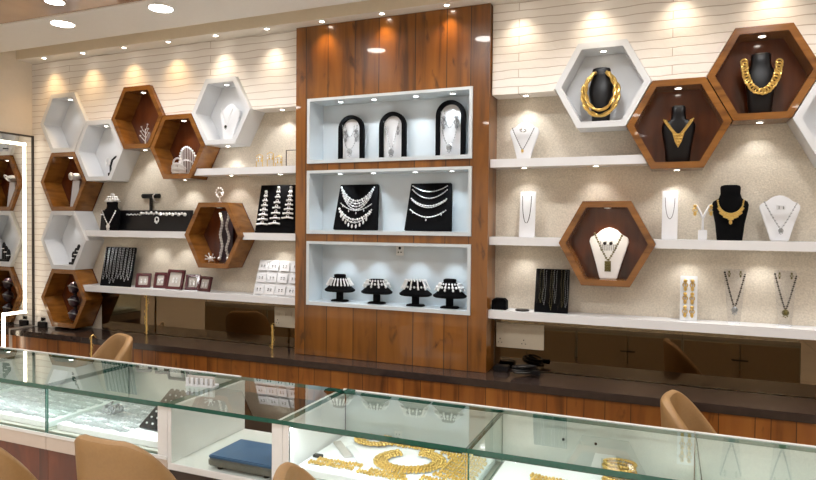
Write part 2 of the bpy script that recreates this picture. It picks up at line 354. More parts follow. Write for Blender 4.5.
shelf(-4.40,-2.388,-.517,'long lower left shelf with the maroon frames',lend=side('A4',1))
shelf(-1.016,-.2,.406,'upper right wall shelf with one white bust, touching the wood panel',rend=side('G',-1),lights=(-.82,-.4))
shelf(-1.016,-.6,-.066,'short right middle shelf between the wood panel and the lone hexagon',rend=side('K',-1),lights=(-.82,))
shelf(-.06,2.19,-.066,'right middle shelf with the black bust and gold collar',lend=side('K',1),lights=(.10,.47,.9))
shelf(-1.016,2.19,-.517,'long lower right shelf with the bead necklaces')
# lamps on the soffit over the wall, under the recess heads and under hexagons
sid = 0
for k in range(16):
    x = -4.772+.437*k
    t = thing('recessed_spotlight', ORD[k]+' small spotlight from the left in the ceiling strip over the wall', 'spotlight', (x,-.068,TOPZ), group='spotlights in the ceiling strip over the wall')
    fixture(t, (0,0,0), 6.5, (1,.64,.30) if k < 4 or k in (6,7,8) else (1,.84,.64), 100, blend=1)
for x, y, z, lb in [(-2.57,.10,HEX['E'][1],'small spotlight under the slatted wall, over the upper left shelf'),(-.82,.10,HEX['F'][1]-.012,'small spotlight under the slatted wall, over the upper right shelf'),
                 (HEX['G'][0],.09,HEX['G'][1]-HH,'small spotlight on the underside of the gold V pendant hexagon'),(HEX['H'][0],.09,HEX['H'][1]-HH,'small spotlight on the underside of the curb chain hexagon'),
                 (HEX['D'][0],.09,HEX['D'][1]-HH,'small spotlight on the underside of the tiara hexagon'),(HEX['Cc'][0],.09,HEX['Cc'][1]-HH,'small spotlight on the underside of the silver branch hexagon'),
                 (HEX['E'][0],.09,HEX['E'][1]-HH,'small spotlight on the underside of the white hexagon by the panel')]:
    t = thing('recessed_spotlight', lb, 'spotlight', (x,y,z)); fixture(t, (0,0,-.0005), 2.3, NEUT, 110)
def roundlight(x, y, z, r, power, label, group, size=150):
    t = thing('ceiling_light', label, 'ceiling light', (x,y,z), group=group)
    obj('trim_ring', MB().lathe([(r*.86,-.002),(r*.97,-.006),(r,-.002),(r,0),(r*.86,0)], 28), M['ring'], t)
    obj('diffuser', MB().lathe([(r*.86,-.004),(r*.86,-.001)], 28), M['biglens'], t)
    spot(t, (0,0,-.012), power, (.97,.985,1), size, .5, radius=.06)
for k in range(7): roundlight(-3.807+.857*k, -.672, 1.337, .08, 20, ('round light in the white ceiling band, nearest the left corner' if k == 0 else ORD[k]+' round light from the left in the white ceiling band'), 'round lights in the white ceiling band')
roundlight(-3.49,-.98,1.345,.06,4,'round light in the brown ceiling nearest the white band','round lights in the brown ceiling')
for r, y in enumerate((-2.5,-4.3,-5.8)):  # unseen lamps added behind and above the camera as ambient fill
    for c, x in enumerate((-4,-2.2,-.4,1.3)): roundlight(x, y, 1.345, .085, 48, 'added unseen fill light over the customers, %s row, %s from left'%(ORD[r],ORD[c]), 'added fill lights over the customers')
# ------------------------------------------------------------------ back counter
t = thing('worktop', 'long dark brown stone worktop along the display wall', 'worktop', (0,0,-.945))
obj('slab', MB().box(XL+.002,XR-.002,-.18,YW-.004,0,.045), M['worktop'], t, smooth=False, bevel=.004)
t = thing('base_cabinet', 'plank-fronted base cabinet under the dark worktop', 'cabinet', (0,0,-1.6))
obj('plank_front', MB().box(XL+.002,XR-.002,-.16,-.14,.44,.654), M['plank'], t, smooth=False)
obj('carcass', MB().box(XL+.004,XR-.004,-.14,YW-.004,.08,.654), M['darkwood'], t, smooth=False); obj('plinth', MB().box(XL+.004,XR-.004,-.11,YW-.02,0,.08), M['darkwood'], t, smooth=False)  # dark carcass bared below the planks stands in for the aisle's shade
o = obj('mirror_panel', MB().box(-4.40,PXL-.004,YW-.012,YW-.003,-.897,-.57), M['tintmirror'], smooth=False); tag(o, 'bronze mirror strip between worktop and shelf on the left', 'mirror')
o = obj('mirror_panel', MB().box(PXR+.004,2.0,YW-.012,YW-.003,-.897,-.57), M['tintmirror'], smooth=False); tag(o, 'bronze mirror strip between worktop and shelf on the right', 'mirror')
def switchplate(x0, x1, z0, z1, label):
    t = thing('switch_plate', label, 'switch', ((x0+x1)/2, YW-.02, z0)); w = x1-x0; h = z1-z0
    obj('plate', MB().box(-w/2,w/2,0,.007,0,h), M['switch'], t, smooth=False, bevel=.002)
    n = int(w/.05)
    for k in range(n):
        x = -w/2+(k+.5)*w/n; q = obj('rocker', MB().box(x-.016,x+.016,-.004,.0,h*.55,h*.8), M['switch'], t, smooth=False, bevel=.001)
        if k % 3 == 0:
            m = MB()
            for dx, dz in ((0,.012),(-.011,-.006),(.011,-.006)): m.lathe([(.0035,-.001),(.0035,.001)], 8).v
            m = MB().ball((x,-.001,h*.35),.004).ball((x-.011,-.001,h*.2),.0035).ball((x+.011,-.001,h*.2),.0035)
            obj('socket_hole', m, M['leg'], t)
switchplate(-1.0,-.70,-.765,-.61,'cream switch plate beside the wood panel, under the lower right shelf')
switchplate(-2.67,-2.40,-.755,-.61,'cream switch plate left of the wood panel, under the lower left shelf')
# gold filigree strands
def strand(x, y, z0, z1, label):
    m = MB(); n = int((z1-z0)/.012); m.tube([(0,0,z1-z0),(0,.02,z1-z0+.004),(0,.045,z1-z0-.02)],.003,5)
    for k in range(n):
        z = z0+.006+k*.012; m.ball((0,0,z-z0),.0085,6,4,(1,.6,.9))
        if k % 2: m.torus((random.uniform(-.012,.012),0,z-z0),.011,.002,(random.uniform(-.4,.4),1,.2),8,4)
    o = obj('tinsel_garland', m, M['gold'], loc=(x,y,z0)); tag(o, label, 'garland')
strand(-3.86,.12,-.898,-.57,'gold tinsel garland hanging from the lower left shelf to the worktop')
strand(-4.09,-.205,-1.25,-.875,'gold tinsel garland hanging in front of the plank front behind the left chair')
strand(-2.62,.06,-.898,-.72,'short gold tinsel garland on the worktop left of the wood panel')
# ------------------------------------------------------------------ mirror on the left wall
t = thing('wall_mirror', 'tall mirror on the left wall with a glowing stepped border', 'mirror', (XL,0,-1.5))
def yz(poly, x0, x1):
    m = MB().prism(poly, x0, x1); m.v = [(y, x, z) for x, y, z in m.v]; return m
Z = lambda z: z+1.5
obj('glass', yz([(.018,Z(.715)),(-1.9,Z(.715)),(-1.9,Z(-1.45)),(-.195,Z(-1.45)),(-.195,Z(-.885)),(.018,Z(-.885))], .002, .010), M['mirror'], t, smooth=False)
fm = yz([(.029,Z(.73)),(.019,Z(.73)),(.019,Z(-.89)),(.029,Z(-.89))], .002, .02); m2 = yz([(.029,Z(.73)),(-1.9,Z(.73)),(-1.9,Z(.717)),(.029,Z(.717))], .002, .02)
fm.add(m2.v, m2.f); obj('frame', fm, M['darkframe'], t, smooth=False)
w = .024; path = [(-1.8,.65),(-.053,.65),(-.053,-.765),(-.24,-.765),(-.24,-1.42)]
lm = MB()
for (a, b), (c, d) in zip(path, path[1:]):
    q = yz([(min(a,c)-w/2,Z(min(b,d)-w/2)),(max(a,c)+w/2,Z(min(b,d)-w/2)),(max(a,c)+w/2,Z(max(b,d)+w/2)),(min(a,c)-w/2,Z(max(b,d)+w/2))], .0105, .014); lm.add(q.v, q.f)
obj('led_border', lm, M['led'], t, smooth=False)
# ------------------------------------------------------------------ glass showcases
YF, YR, ZT, ZB = -1.567, -1.039, -.80, -1.045
def showcase(x0, x1, label, lw=0, rw=0, glassl=True):
    """lw/rw: width of white posts and side boards at the left/right end (0: glass joint)"""
    t = thing('glass_showcase', label, 'showcase', ((x0+x1)/2,(YF+YR)/2,-1.6)); cx, cy = t.location[0], t.location[1]
    X0, X1, F, R_, z = x0-cx+.001, x1-cx-.001, YF-cy, YR-cy, lambda q: q+1.6
    obj('wood_front', MB().box(X0,X1,F+.012,R_-.02,z(-1.54),z(-1.125)), M['redwood'], t, smooth=False)
    obj('plinth', MB().box(X0,X1,F+.06,R_-.06,0,z(-1.541)), M['darkwood'], t, smooth=False)
    obj('base_trim', MB().box(X0,X1,F,R_,z(-1.1245),z(ZB)), M['pink'], t, smooth=False, bevel=.002)
    obj('white_bead', MB().box(X0,X1,F-.004,F+.006,z(ZB)-.012,z(ZB)+.003), M['white'], t, smooth=False)
    obj('case_floor', MB().box(X0,X1,F+.010,R_-.012,z(ZB)+.001,z(ZB)+.012), M['casefloor'], t, smooth=False)
    for k, (a, b) in enumerate(((X0+.01,-.003),(.003,X1-.01))):
        d = obj('drawer', MB().box(a,b,R_+.001,R_+.016,z(-1.5),z(-.835)), M['staff'], t, smooth=False, bevel=.002)
    obj('handle', MB().tube([(-.05,R_+.017,z(-.95)),(-.05,R_+.035,z(-.95)),(.05,R_+.035,z(-.95)),(.05,R_+.017,z(-.95))],.005,6), M['handle'], d)
    a, b = X0+(lw or .004), X1-(rw or .004)
    if lw: obj('post', MB().box(X0,X0+lw,F,F+.03,z(ZB)+.004,z(ZT)-.0185), M['white'], t, smooth=False); obj('side_board', MB().box(X0,X0+.016,F+.031,R_-.021,z(ZB)+.013,z(ZT)-.0185), M['white'], t, smooth=False)
    else:
        sg = MB().box(X0,X0+.006,F+.0095,R_-.014,z(ZB)+.013,z(ZT)-.0185); sg.m = [1,1,1,0,1,0]
        obj('side_glass', sg, [M['glass'],M['gedge']], t, smooth=False)
    if rw: obj('post', MB().box(X1-rw,X1,F,F+.03,z(ZB)+.004,z(ZT)-.0185), M['white'], t, smooth=False); obj('side_board', MB().box(X1-.016,X1,F+.031,R_-.021,z(ZB)+.013,z(ZT)-.0185), M['white'], t, smooth=False)
    obj('rear_panel', MB().box(X0+(.017 if lw else 0),X1-(.017 if rw else 0),R_-.012,R_-.001,z(ZB)+.013,z(ZT)-.016), M['reardoor'], t, smooth=False)
    obj('rear_rail', MB().box(X0,X1,R_-.012,R_,z(ZT)-.018,z(ZT)+.004), M['white'], t, smooth=False)
    fg = MB().box(a,b,F+.001,F+.008,z(ZB)+.004,z(ZT)-.0185)
    fg.m = [1,1,0,1,0,1]
    obj('front_glass', fg, [M['glass'],M['gedge']], t, smooth=False)
    tg = MB().box(X0,X1,F-.008,R_-.013,z(ZT)-.018,z(ZT)); tg.m = [0,0,1,1,1,1]
    obj('top_glass', tg, [M['topglass'],M['gedge']], t, smooth=False)
    hb = MB().box(X0+.02,X1-.02,F+.010,F+.022,z(ZT)-.030,z(ZT)-.0185); hb.m = [1,0,0,0,0,0]  # glowing strip added to brighten the case, hidden in a glass-edge coloured housing
    obj('added_fill_strip', hb, [M['gedge'],M['casefill']], t, smooth=False)
    vl = obj('valance', MB().box(X0+.02,X1-.02,R_-.020,R_-.0125,z(ZT)-.040,z(ZT)-.0185), M['reardoor'], t, smooth=False)
    return t
X = [-4.34,-3.58,-2.82,-2.05,-1.445,-.66,.108,.87]
showcase(X[0],X[1],'glass showcase at the far left, running out of the frame')
showcase(X[1],X[2],'glass showcase with silver trays, second from the left edge')
showcase(X[2],X[3],'glass showcase with silver pieces and a tilted black board inside',rw=.055)
su_ = showcase(X[4],X[5],'glass showcase with the gold collar and chains, right of the open box',lw=.03); u_ = su_.location
sc_ = showcase(X[5],X[6],'glass showcase with gold pieces at the lower right, right of the gold collar case'); t_ = sc_.location
for x in (-.395,-.263): obj('screw', MB().ball((x-t_[0],-1.052-t_[1],.705),.006,8,5), M['leg'], sc_)
obj('glass_clip', MB().box(X[4]+.03-u_[0],X[4]+.075-u_[0],-1.10-u_[1],-1.06-u_[1],.8005,.812), M['gedge'], su_, smooth=False, bevel=.003)
showcase(X[6],X[7],'glass showcase at the right edge with an empty white tray')
# open white box unit with the scale
x0, x1 = X[3], X[4]; t = thing('display_cabinet', 'open white box cabinet with a glass top and blue-topped scale', 'cabinet', ((x0+x1)/2,(YF+YR)/2,-1.6))
cx, cy = t.location[0], t.location[1]; a, b, F, R_ = x0-cx+.001, x1-cx-.001, YF-cy, YR-cy
obj('wood_front', MB().box(a,b,F+.012,R_-.02,.06,.5), M['darkwood'], t, smooth=False); obj('plinth', MB().box(a,b,F+.06,R_-.06,0,.059), M['darkwood'], t, smooth=False)
obj('floor_board', MB().box(a,b,F,R_,.5005,.53), M['white'], t, smooth=False, bevel=.002)
obj('side_board', MB().box(a,a+.02,F,R_,.531,.7815), M['white'], t, smooth=False); obj('side_board', MB().box(b-.05,b,F,R_,.531,.7815), M['white'], t, smooth=False)
obj('front_glass', MB().box(a+.021,b-.051,F+.004,F+.009,.531,.781), M['glass'], t, smooth=False)
tg = MB().box(a,b,F-.008,R_-.001,.782,.80); tg.m = [0,0,1,1,1,1]; obj('top_glass', tg, [M['topglass'],M['gedge']], t, smooth=False)
t = thing('weighing_scale', 'flat weighing scale with a blue top plate inside the open white cabinet', 'scale', (-1.67,-1.435,-1.0685), .0)
obj('body', MB().box(-.17,.17,-.115,.115,.012,.045), M['steel'], t, smooth=False, bevel=.006); obj('plate', MB().box(-.168,.168,-.113,.113,.0455,.060), M['blue'], t, smooth=False, bevel=.004)
for sx in (-1,1):
    for sy in (-1,1): obj('foot', MB().lathe([(.014,0),(.014,.0125)],10,(sx*.12,sy*.09,0)), M['leg'], t)
# ------------------------------------------------------------------ chairs
def chair(label, loc, rz, group=None):
    t = thing('tub_chair', label, 'chair', loc, rz, group)
    n, mth = 40, 10; secs = []
    def plan(th, r):
        c, s_ = math.cos(th), math.sin(th); p = 2/2.7
        y = -math.copysign(abs(c)**p, c)
        return (r*math.copysign(abs(s_)**p, s_), (r*y if y < 0 else r*y*1.0))
    def prof(y, r):
        d = min(1, max(0, (y+r-.012)/(r*1.5))); return .81-.33*d**1.15
    for i in range(n+1):
        th = -1.85+3.7*i/n; top = prof(plan(th,.205)[1], .205); q = []; rr = lambda z: .185+.06*(z-.42)
        zs = [.40+(top-.40)*k/mth for k in range(mth+1)]
        for z in zs: q.append((*plan(th, rr(z)), z))
        for k in range(1, 5):
            ph = PI*k/5; q.append((*plan(th, rr(top)-.022*(1-math.cos(ph))), top+.02*math.sin(ph)))
        for z in zs[::-1]: q.append((*plan(th, rr(z)-.044), z))
        secs.append(q)
    obj('shell', MB().loft(secs), M['caramel'], t)
    obj('seat', MB().ell([(.36,.10,.10),(.37,.138,.138),(.44,.14,.14),(.462,.13,.13),(.466,.08,.08)],28,sq=2.7), M['caramel'], t)
    for sx in (-1,1):
        for sy in (-1,1): obj('leg', MB().tube([(sx*.13,sy*.13,.37),(sx*.2,sy*.2,0)],[.017,.011],10), M['leg'], t)
    return t
chair('tan tub chair at the bottom left, its back to the camera before the silver case', (-1.855,-1.91,-1.6), 0)
chair('tan tub chair cut by the bottom left corner of the photo', (-2.40,-2.10,-1.6), .1)
chair('tan tub chair at the bottom of the photo before the open white cabinet', (-.93,-2.02,-1.6), -1.08)
chair('tan tub chair behind the counter on the left, near the gold garland', (-3.51,-.66,-1.6), 2.75)
chair('tan tub chair behind the counter on the right side', (.19,-.62,-1.6), -1.75)
# ------------------------------------------------------------------ display pieces
def zpath(w, h, n=25, kind='V', y=lambda x, z: 0, top=0):
    """necklace line from upper left to upper right; kind V, U or C"""
    P = []
    for i in range(n):
        s = -1+2*i/(n-1)
        if kind == 'V': z = -h*(1-abs(s)**1.15); x = s*w/2
        elif kind == 'U': z = -h*math.sqrt(max(0,1-s*s*.999)); x = s*w/2
        else: z = -h*(1-s*s); x = s*w/2
        P.append((x, y(x,z), z+top))
    return P
def evenly(P, d):
    P = [Vector(p) for p in P]; out = [P[0]]; acc = 0
    for a, b in zip(P, P[1:]):
        l = (b-a).length; t0 = d-acc
        while t0 <= l: out.append(a+(b-a)*(t0/l)); t0 += d
        acc = (acc+l) % d if l+acc >= d else acc+l
    return out
def beads(P, r, d=None, alt=None, mb=None):
    mb = mb or MB()
    for k, p in enumerate(evenly(P, d or 1.9*r)):
        rr = r*(alt if alt and k % 2 else 1); mb.ball(tuple(p), rr, 6, 4)
    return mb
def necklace(label, loc, mat, P, r, pend=None, pmat=None, d=None, alt=None, group=None, extra=None, rx=0, tube=False):
    t = thing('necklace', label, 'necklace', loc, 0, group)
    m = beads(P, r, d, alt)
    if tube: m.tube(P, r*.6, 6)
    if extra: extra(m)
    c = obj('chain', m, M[mat], t)
    if rx: c.rotation_euler = (rx,0,0)
    if pend:
        q = MB(); zl = min(P, key=lambda p: p[2]); pend(q, zl)
        c2 = obj('pendant', q, M[pmat or mat], t)
        if rx: c2.rotation_euler = (rx,0,0)
    return t
def pend_drop(s=1):
    def f(q, p):
        x, y, z = p
        q.ball((x,y-.003,z-.012*s),.012*s,8,6,(1,.5,1.1)); q.torus((x,y-.003,z-.012*s),.015*s,.003*s,(0,1,0),12,5)
        for dx in (-1,0,1): q.ball((x+dx*.009*s,y-.003,z-.032*s-(.006*s if dx==0 else 0)),.0045*s,6,4)
    return f
def pend_tri(s=1):
    def f(q, p):
        x, y, z = p
        q.prism([(x-.03*s,z+.012*s),(x+.03*s,z+.012*s),(x+.018*s,z-.03*s),(x,z-.066*s),(x-.018*s,z-.03*s)], y-.008, y)
        for r in range(4):
            for k in range(4-r): q.ball((x+(k-(3-r)/2)*.014*s,y-.009,z+.004*s-r*.017*s),.0072*s,6,4)
    return f
def bust_round(label, loc, mat, w, h, neck=.6, cat='necklace bust', rz=0):
    t = thing('necklace_bust', label, cat, loc, rz)
    nw = w*neck/2; a = w/2
    S = [(0,a*.68,.03),(.006,a*.70,.034),(h*.30,a*.80,.036),(h*.55,a*.97,.034),(h*.64,a*1.0,.030),(h*.70,a*.93,.028),(h*.76,nw*1.12,.026),(h*.84,nw*.96,.026),(h*.95,nw,.027),(h*.985,nw*.9,.022),(h,nw*.6,.014)]
    obj('body', MB().ell(S, 28, sq=2.6), M[mat], t)
    return t
def bust_flat(label, loc, w, h, mat='bwhite', rz=0, tilt=.12):
    t = thing('necklace_bust', label, 'necklace bust', loc, rz); a = w/2
    P = [(-a*.42,0),(a*.42,0),(a*.62,h*.28),(a*.98,h*.72),(a*.94,h*.80),(a*.62,h*.87),(a*.42,h*.94),(a*.2,h*.985),(0,h),(-a*.2,h*.985),(-a*.42,h*.94),(-a*.62,h*.87),(-a*.94,h*.80),(-a*.98,h*.72),(-a*.62,h*.28)]
    obj('body', MB().prism(P, -.008, .008).rot(-tilt), M[mat], t, bevel=.004)
    obj('easel_leg', MB().prism([(-.02,0),(.02,0),(.012,h*.6),(-.012,h*.6)], .0, .004).rot(.22).move(0,.012+h*.6*.22,.0), M[mat], t)
    return t
def stand_slim(label, loc, w, h, mat='bwhite', tilt=.1):
    t = thing('chain_stand', label, 'display stand', loc)
    obj('board', MB().box(-w/2,w/2,-.005,.005,0,h).rot(-tilt), M[mat], t, smooth=False, bevel=.002)
    obj('foot', MB().box(-w/2,w/2,.006,.05,0,.006), M[mat], t, smooth=False)
    return t
SH, NI = .09, .085
ZM, ZL_, ZU = -.066, -.517, .406
# ---- right hand shelves
bust_flat('white necklace bust on the upper right shelf', (-.826,SH,ZU), .185, .235)
necklace('bead necklace with a small orange pendant on the upper right shelf bust', (-.826,SH-.016,ZU+.19), 'bead', zpath(.135,.135,kind='V',y=lambda x,z: -.004+z*-.12*-1), .0035, pend_drop(.5), 'gold', alt=.7)
o = obj('finger_ring', MB().torus((0,0,0),.016,.006,(0,.3,1),16,6).ball((0,-.012,.006),.008), M['silver'], loc=(-.826,SH-.026,ZU+.175)); tag(o,'silver ring on the bust of the upper right shelf','ring')
stand_slim('white slim chain stand on the short shelf beside the wood panel', (-.80,SH,ZM), .095, .28)
necklace('thin grey chain on the slim stand beside the wood panel', (-.80,SH-.012,ZM+.255), 'bead', zpath(.055,.17,kind='U',y=lambda x,z: .006+z*.1), .003, pend_drop(.3), 'silver', d=.006)
stand_slim('white slim chain stand on the right middle shelf beside the lone hexagon', (0.003,SH,ZM), .082, .275)
necklace('thin silver chain on the slim stand beside the lone hexagon', (0.003,SH-.012,ZM+.235), 'bead', zpath(.05,.12,kind='U',y=lambda x,z: .006+z*.1), .0026, None, d=.006)
t = thing('earring_stand', 'white Y-shaped earring stand on the right middle shelf', 'earring stand', (.171,SH,ZM))
obj('base', MB().box(-.022,.022,-.022,.022,0,.055), M['bwhite'], t, smooth=False, bevel=.003)
obj('stem', MB().tube([(0,0,.055),(0,0,.12)],.006,8), M['bwhite'], t)
for s in (-1,1): obj('arm', MB().tube([(0,0,.118),(s*.012,0,.15),(s*.034,0,.19),(s*.045,0,.195)],[.006,.006,.007,.006],8), M['bwhite'], t)
def earring(label, loc, mat, s=1, group=None):
    m = MB().ball((0,0,0),.007*s,8,5).torus((0,0,-.016*s),.008*s,.002*s,(0,1,0),12,5).ball((0,0,-.03*s),.006*s,6,4,(1,.7,1.5)); m.tube([(0,0,-.006*s),(0,0,-.026*s)],.0015*s,5)
    o = obj('earring', m, M[mat], loc=loc); return tag(o, label, 'earring', group)
for s, nm in ((-1,'left'),(1,'right')): earring('gold drop earring on the %s arm of the white Y stand'%nm, (.171+s*.04,SH-.009,ZM+.186), 'gold', 1.4)
bust_round('black necklace bust with a gold collar on the right middle shelf', (.304,SH,ZM), 'black', .18, .30, .56)
def crescent(m):
    n = 33
    for i in range(n):
        q = -1+2*i/(n-1); rows = 1+int(round(4*(1-abs(q))**.8))
        for j in range(rows):
            k = 1+j*.115; x = q*.0625*min(1.0+.1*j,1.2); z = -.072*math.sqrt(max(0,1-q*q))-j*.0075
            m.ball((x,.010+z*.2-.004,z),.0052,6,4)
necklace('broad gold collar on the black bust of the right middle shelf', (.304,SH-.034,ZM+.215), 'gold', zpath(.125,.075,kind='U',y=lambda x,z: .012+z*.22), .005, lambda q,p: q.ball((p[0],p[1]-.004,p[2]-.042),.009,8,5,(1,.6,1.4)), 'gold', extra=crescent)
bust_flat('white necklace bust nearest the right edge on the middle shelf', (.54,SH,ZM), .195, .245)
necklace('beaded silver necklace on the rightmost white bust', (.54,SH-.014,ZM+.205), 'oxid', zpath(.15,.14,kind='V',y=lambda x,z: -.006-z*-.12), .0048, pend_drop(.7), 'oxid', alt=.6)
t = thing('ring_block', 'tiny white ring block with two rings on the rightmost bust', 'ring holder', (.54,SH-.03,ZM+.178)); obj('block', MB().box(-.022,.022,0,.012,-.012,.012), M['bwhite'], t, smooth=False, bevel=.002)
for s in (-1,1): obj('ring', MB().torus((s*.01,-.003,0),.007,.002,(1,0,0),12,5), M['steel'], t)
# lower right shelf
o = obj('ring_box', MB().box(-.045,.045,-.03,.03,0,.055).prism([(-.045,.055),(.045,.055),(.03,.07),(-.03,.07)],-.03,.03), M['black'], loc=(-.962,SH,ZL_), bevel=.002); tag(o,'small black ring box on the lower right shelf beside the wood panel','box')
o = obj('coaster', MB().lathe([(.042,0),(.043,.006),(.036,.009),(.02,.009)],24), M['blackgloss'], loc=(-.822,SH,ZL_)); tag(o,'small black round dish on the lower right shelf','dish')
def board(label, loc, w, h, mat='black', tilt=.22, thick=.012, taper=1):
    t = thing('necklace_board', label, 'display board', loc)
    obj('board', MB().prism([(-w/2,0),(w/2,0),(w/2*taper,h),(-w/2*taper,h)], -thick/2, thick/2).rot(-tilt), M[mat], t, smooth=False, bevel=.002)
    d = h*math.sin(tilt); obj('strut', MB().box(-w*.2,w*.2,.02,.024+d*.5,0,h*.25), M[mat], t, smooth=False)
    return t
def chains_on_board(loc, w, h, tilt, n, mats, label, group, r=.003):
    for k in range(n):
        x = -w/2+w*(k+.5)/n; ln = h*random.uniform(.75,.93); sw = w/n*.33
        P = [(x-sw+random.uniform(-.003,.003),-.011,h*.97)]+[(x-sw+random.uniform(-.004,.004),-.011,h*.97-ln*q/6) for q in range(1,6)]+[(x,-.011,h*.97-ln)]+[(x+sw+random.uniform(-.004,.004),-.011,h*.97-ln*q/6) for q in range(5,0,-1)]+[(x+sw,-.011,h*.97)]
        m = beads(P, r, 2.4*r, .6).rot(-tilt)
        o = obj('chain_necklace', m, M[mats[k % len(mats)]], loc=loc); tag(o, ORD[k]+' '+label, 'necklace', group)
board('black board hung with dark chains on the lower right shelf', (-.645,.07,ZL_), .20, .265, tilt=.22)
chains_on_board((-.645,.07,ZL_), .19, .265, .22, 9, ['bead','mix','steel'], 'dark bead chain from the left on the black board of the lower right shelf', 'chains on the lower right board', .0028)
t = thing('earring_card', 'white upright card stand with three rows of earrings on the lower right shelf', 'display card', (.108,SH,ZL_))
obj('card', MB().box(-.044,.044,-.005,.005,0,.25).rot(-.09), M['card'], t, smooth=False, bevel=.002); obj('foot', MB().box(-.044,.044,.006,.05,0,.006), M['card'], t, smooth=False)
for r in range(3): obj('insert', MB().box(-.036,.036,-.0075,-.0055,.03+r*.073,.088+r*.073).rot(-.09), M['bwhite'], t, smooth=False)
for r in range(3):
    for s in (-1,1): earring('gold drop earring, %s of the %s row, on the white card stand'%('left' if s<0 else 'right',('bottom','middle','top')[r]), (.108+s*.018,SH-.012+.09*(.075+r*.073),ZL_+.076+r*.073), 'gold', 1.5, 'earrings on the three-row card')
for x, pm_, nm in ((.337,'steel','left'),(.577,'mix','right')):
    t = thing('acrylic_stand', 'frosted acrylic necklace stand, %s of the two on the lower right shelf'%nm, 'display stand', (x,SH+.02,ZL_))
    obj('board', MB().prism([(-.03,0),(.03,0),(.055,.27),(.05,.295),(-.05,.295),(-.055,.27)], -.002, .002).rot(-.08), M['acrylic'], t, smooth=False); obj('foot', MB().box(-.03,.03,-.02,.04,0,.004), M['bwhite'], t, smooth=False)
    necklace('dark bead necklace with a flower pendant on the %s acrylic stand'%nm, (x,SH+.008,ZL_+.275), 'bead', zpath(.10,.19,kind='V',y=lambda q,z: .016+z*.08), .0058, pend_drop(.95), pm_, alt=.75)
    for s in (-1,1): earring('small stud earring at the %s top of the %s acrylic stand'%('left' if s<0 else 'right',nm), (x+s*.028,SH+.03,ZL_+.28), 'mix', .8)
# ---- hexagons on the right
hz = lambda k: HEX[k][1]-HH+.0365
bust_round('black bust in the white hexagon, wearing a thick gold rope', (HEX['F'][0]-.012,.11,hz('F')), 'blackgloss', .14, .325, .74)
def rope(m, P, r, tw=60):
    for o in (0, PI):
        Q = []
        for i, p in enumerate(evenly(P, .004)):
            a = i*.004*tw+o; Q.append((p.x+math.cos(a)*r*.7, p.y+math.sin(a)*r*.7, p.z+math.sin(a)*r*.5))
        m.tube(Q, r*.75, 6)
t = thing('necklace', 'thick twisted gold rope necklace on the bust in the white hexagon', 'necklace', (HEX['F'][0]-.012,.05,hz('F')+.305))
m = MB()
def oval(w, h, n=40, y0=0, dy=.03, wtop=.7):
    P = []
    for i in range(n+1):
        a = PI*.62+ (2*PI-.62*2*PI+ .62*2*PI-.24*PI)*0
        th = PI/2+.5+ (2*PI-1.0)*i/n
        z = math.sin(th); x = math.cos(th)*(1 if z < .2 else 1-(1-wtop)*(z-.2)/.8)
        P.append((x*w/2, y0-dy*(1-z)/2, (z-1)*h/2))
    return P
rope(m, oval(.195,.265,y0=.022,dy=.016), .011); rope(m, oval(.16,.235,y0=.014,dy=.016), .008); obj('rope', m, M['gold'], t)
bust_round('black bust in the brown hexagon, wearing a gold V necklace', (HEX['G'][0]+.004,.10,hz('G')), 'blackgloss', .175, .32, .42)
def vbody(m):
    for s in (-1,1):
        for k in range(14):
            f = k/13; x = s*(.068*(1-f)+.012*f); z = -.0+(-.085)*f**.9
            for j in (-1,0,1): m.ball((x+s*j*.007,-.008-.022*f,z+j*.004),.0052,6,4)
necklace('gold V necklace with a triangular pendant in the brown hexagon', (HEX['G'][0]+.004,.075,hz('G')+.235), 'gold', zpath(.13,.09,kind='V',y=lambda x,z: -.012+z*.25), .005, pend_tri(1.0), 'gold', extra=vbody)
bust_round('black bust in the top right hexagon, wearing a gold curb chain', (HEX['H'][0]+.0,.10,hz('H')), 'blackgloss', .155, .33, .62)
m = MB(); P = zpath(.165,.17,41,'U',lambda x,z: -.006+z*.14)
for k, p in enumerate(evenly(P, .0155)):
    m.torus(tuple(p), .0145, .0045, (math.sin(k*1.3)*.5,1,math.cos(k*1.3)*.5), 12, 6, (1,1.15))
t = thing('necklace', 'heavy gold curb chain on the bust in the top right hexagon', 'necklace', (HEX['H'][0]+.0,.068,hz('H')+.285)); obj('links', m, M['gold'], t)
bust_flat('white bust in the lone brown hexagon on the right', (HEX['K'][0]+.008,.09,hz('K')), .225, .30)
necklace('green and gold bead necklace on the white bust in the lone right hexagon', (HEX['K'][0]+.008,.075,hz('K')+.262), 'mix', zpath(.155,.155,kind='V',y=lambda x,z: .0+z*.1), .0068, lambda q,p: (q.box(p[0]-.017,p[0]+.017,p[1]-.012,p[1]-.002,p[2]-.062,p[2]-.002), [q.ball((p[0]+dx*.011,p[1]-.012,p[2]-.055+dz*.016),.007,6,4) for dx in (-1,0,1) for dz in range(4)]), 'mix', alt=.75)
t = thing('crown_pendant', 'silver crown-shaped piece with two dark stones on the white bust in the lone hexagon', 'pendant', (HEX['K'][0]+.006,.068,hz('K')+.165))
m = MB()
for k in range(9): m.tube([((k-4)*.010,0,0),((k-4)*.0105,-.002,.035+.012*math.cos(k*2.1))],.003,6); m.ball(((k-4)*.0105,-.002,.038+.012*math.cos(k*2.1)),.005)
obj('crown', m, M['oxid'], t)
for s in (-1,1): obj('stone', MB().ball((s*.017,-.01,.042),.010,8,6), M['leg'], t)
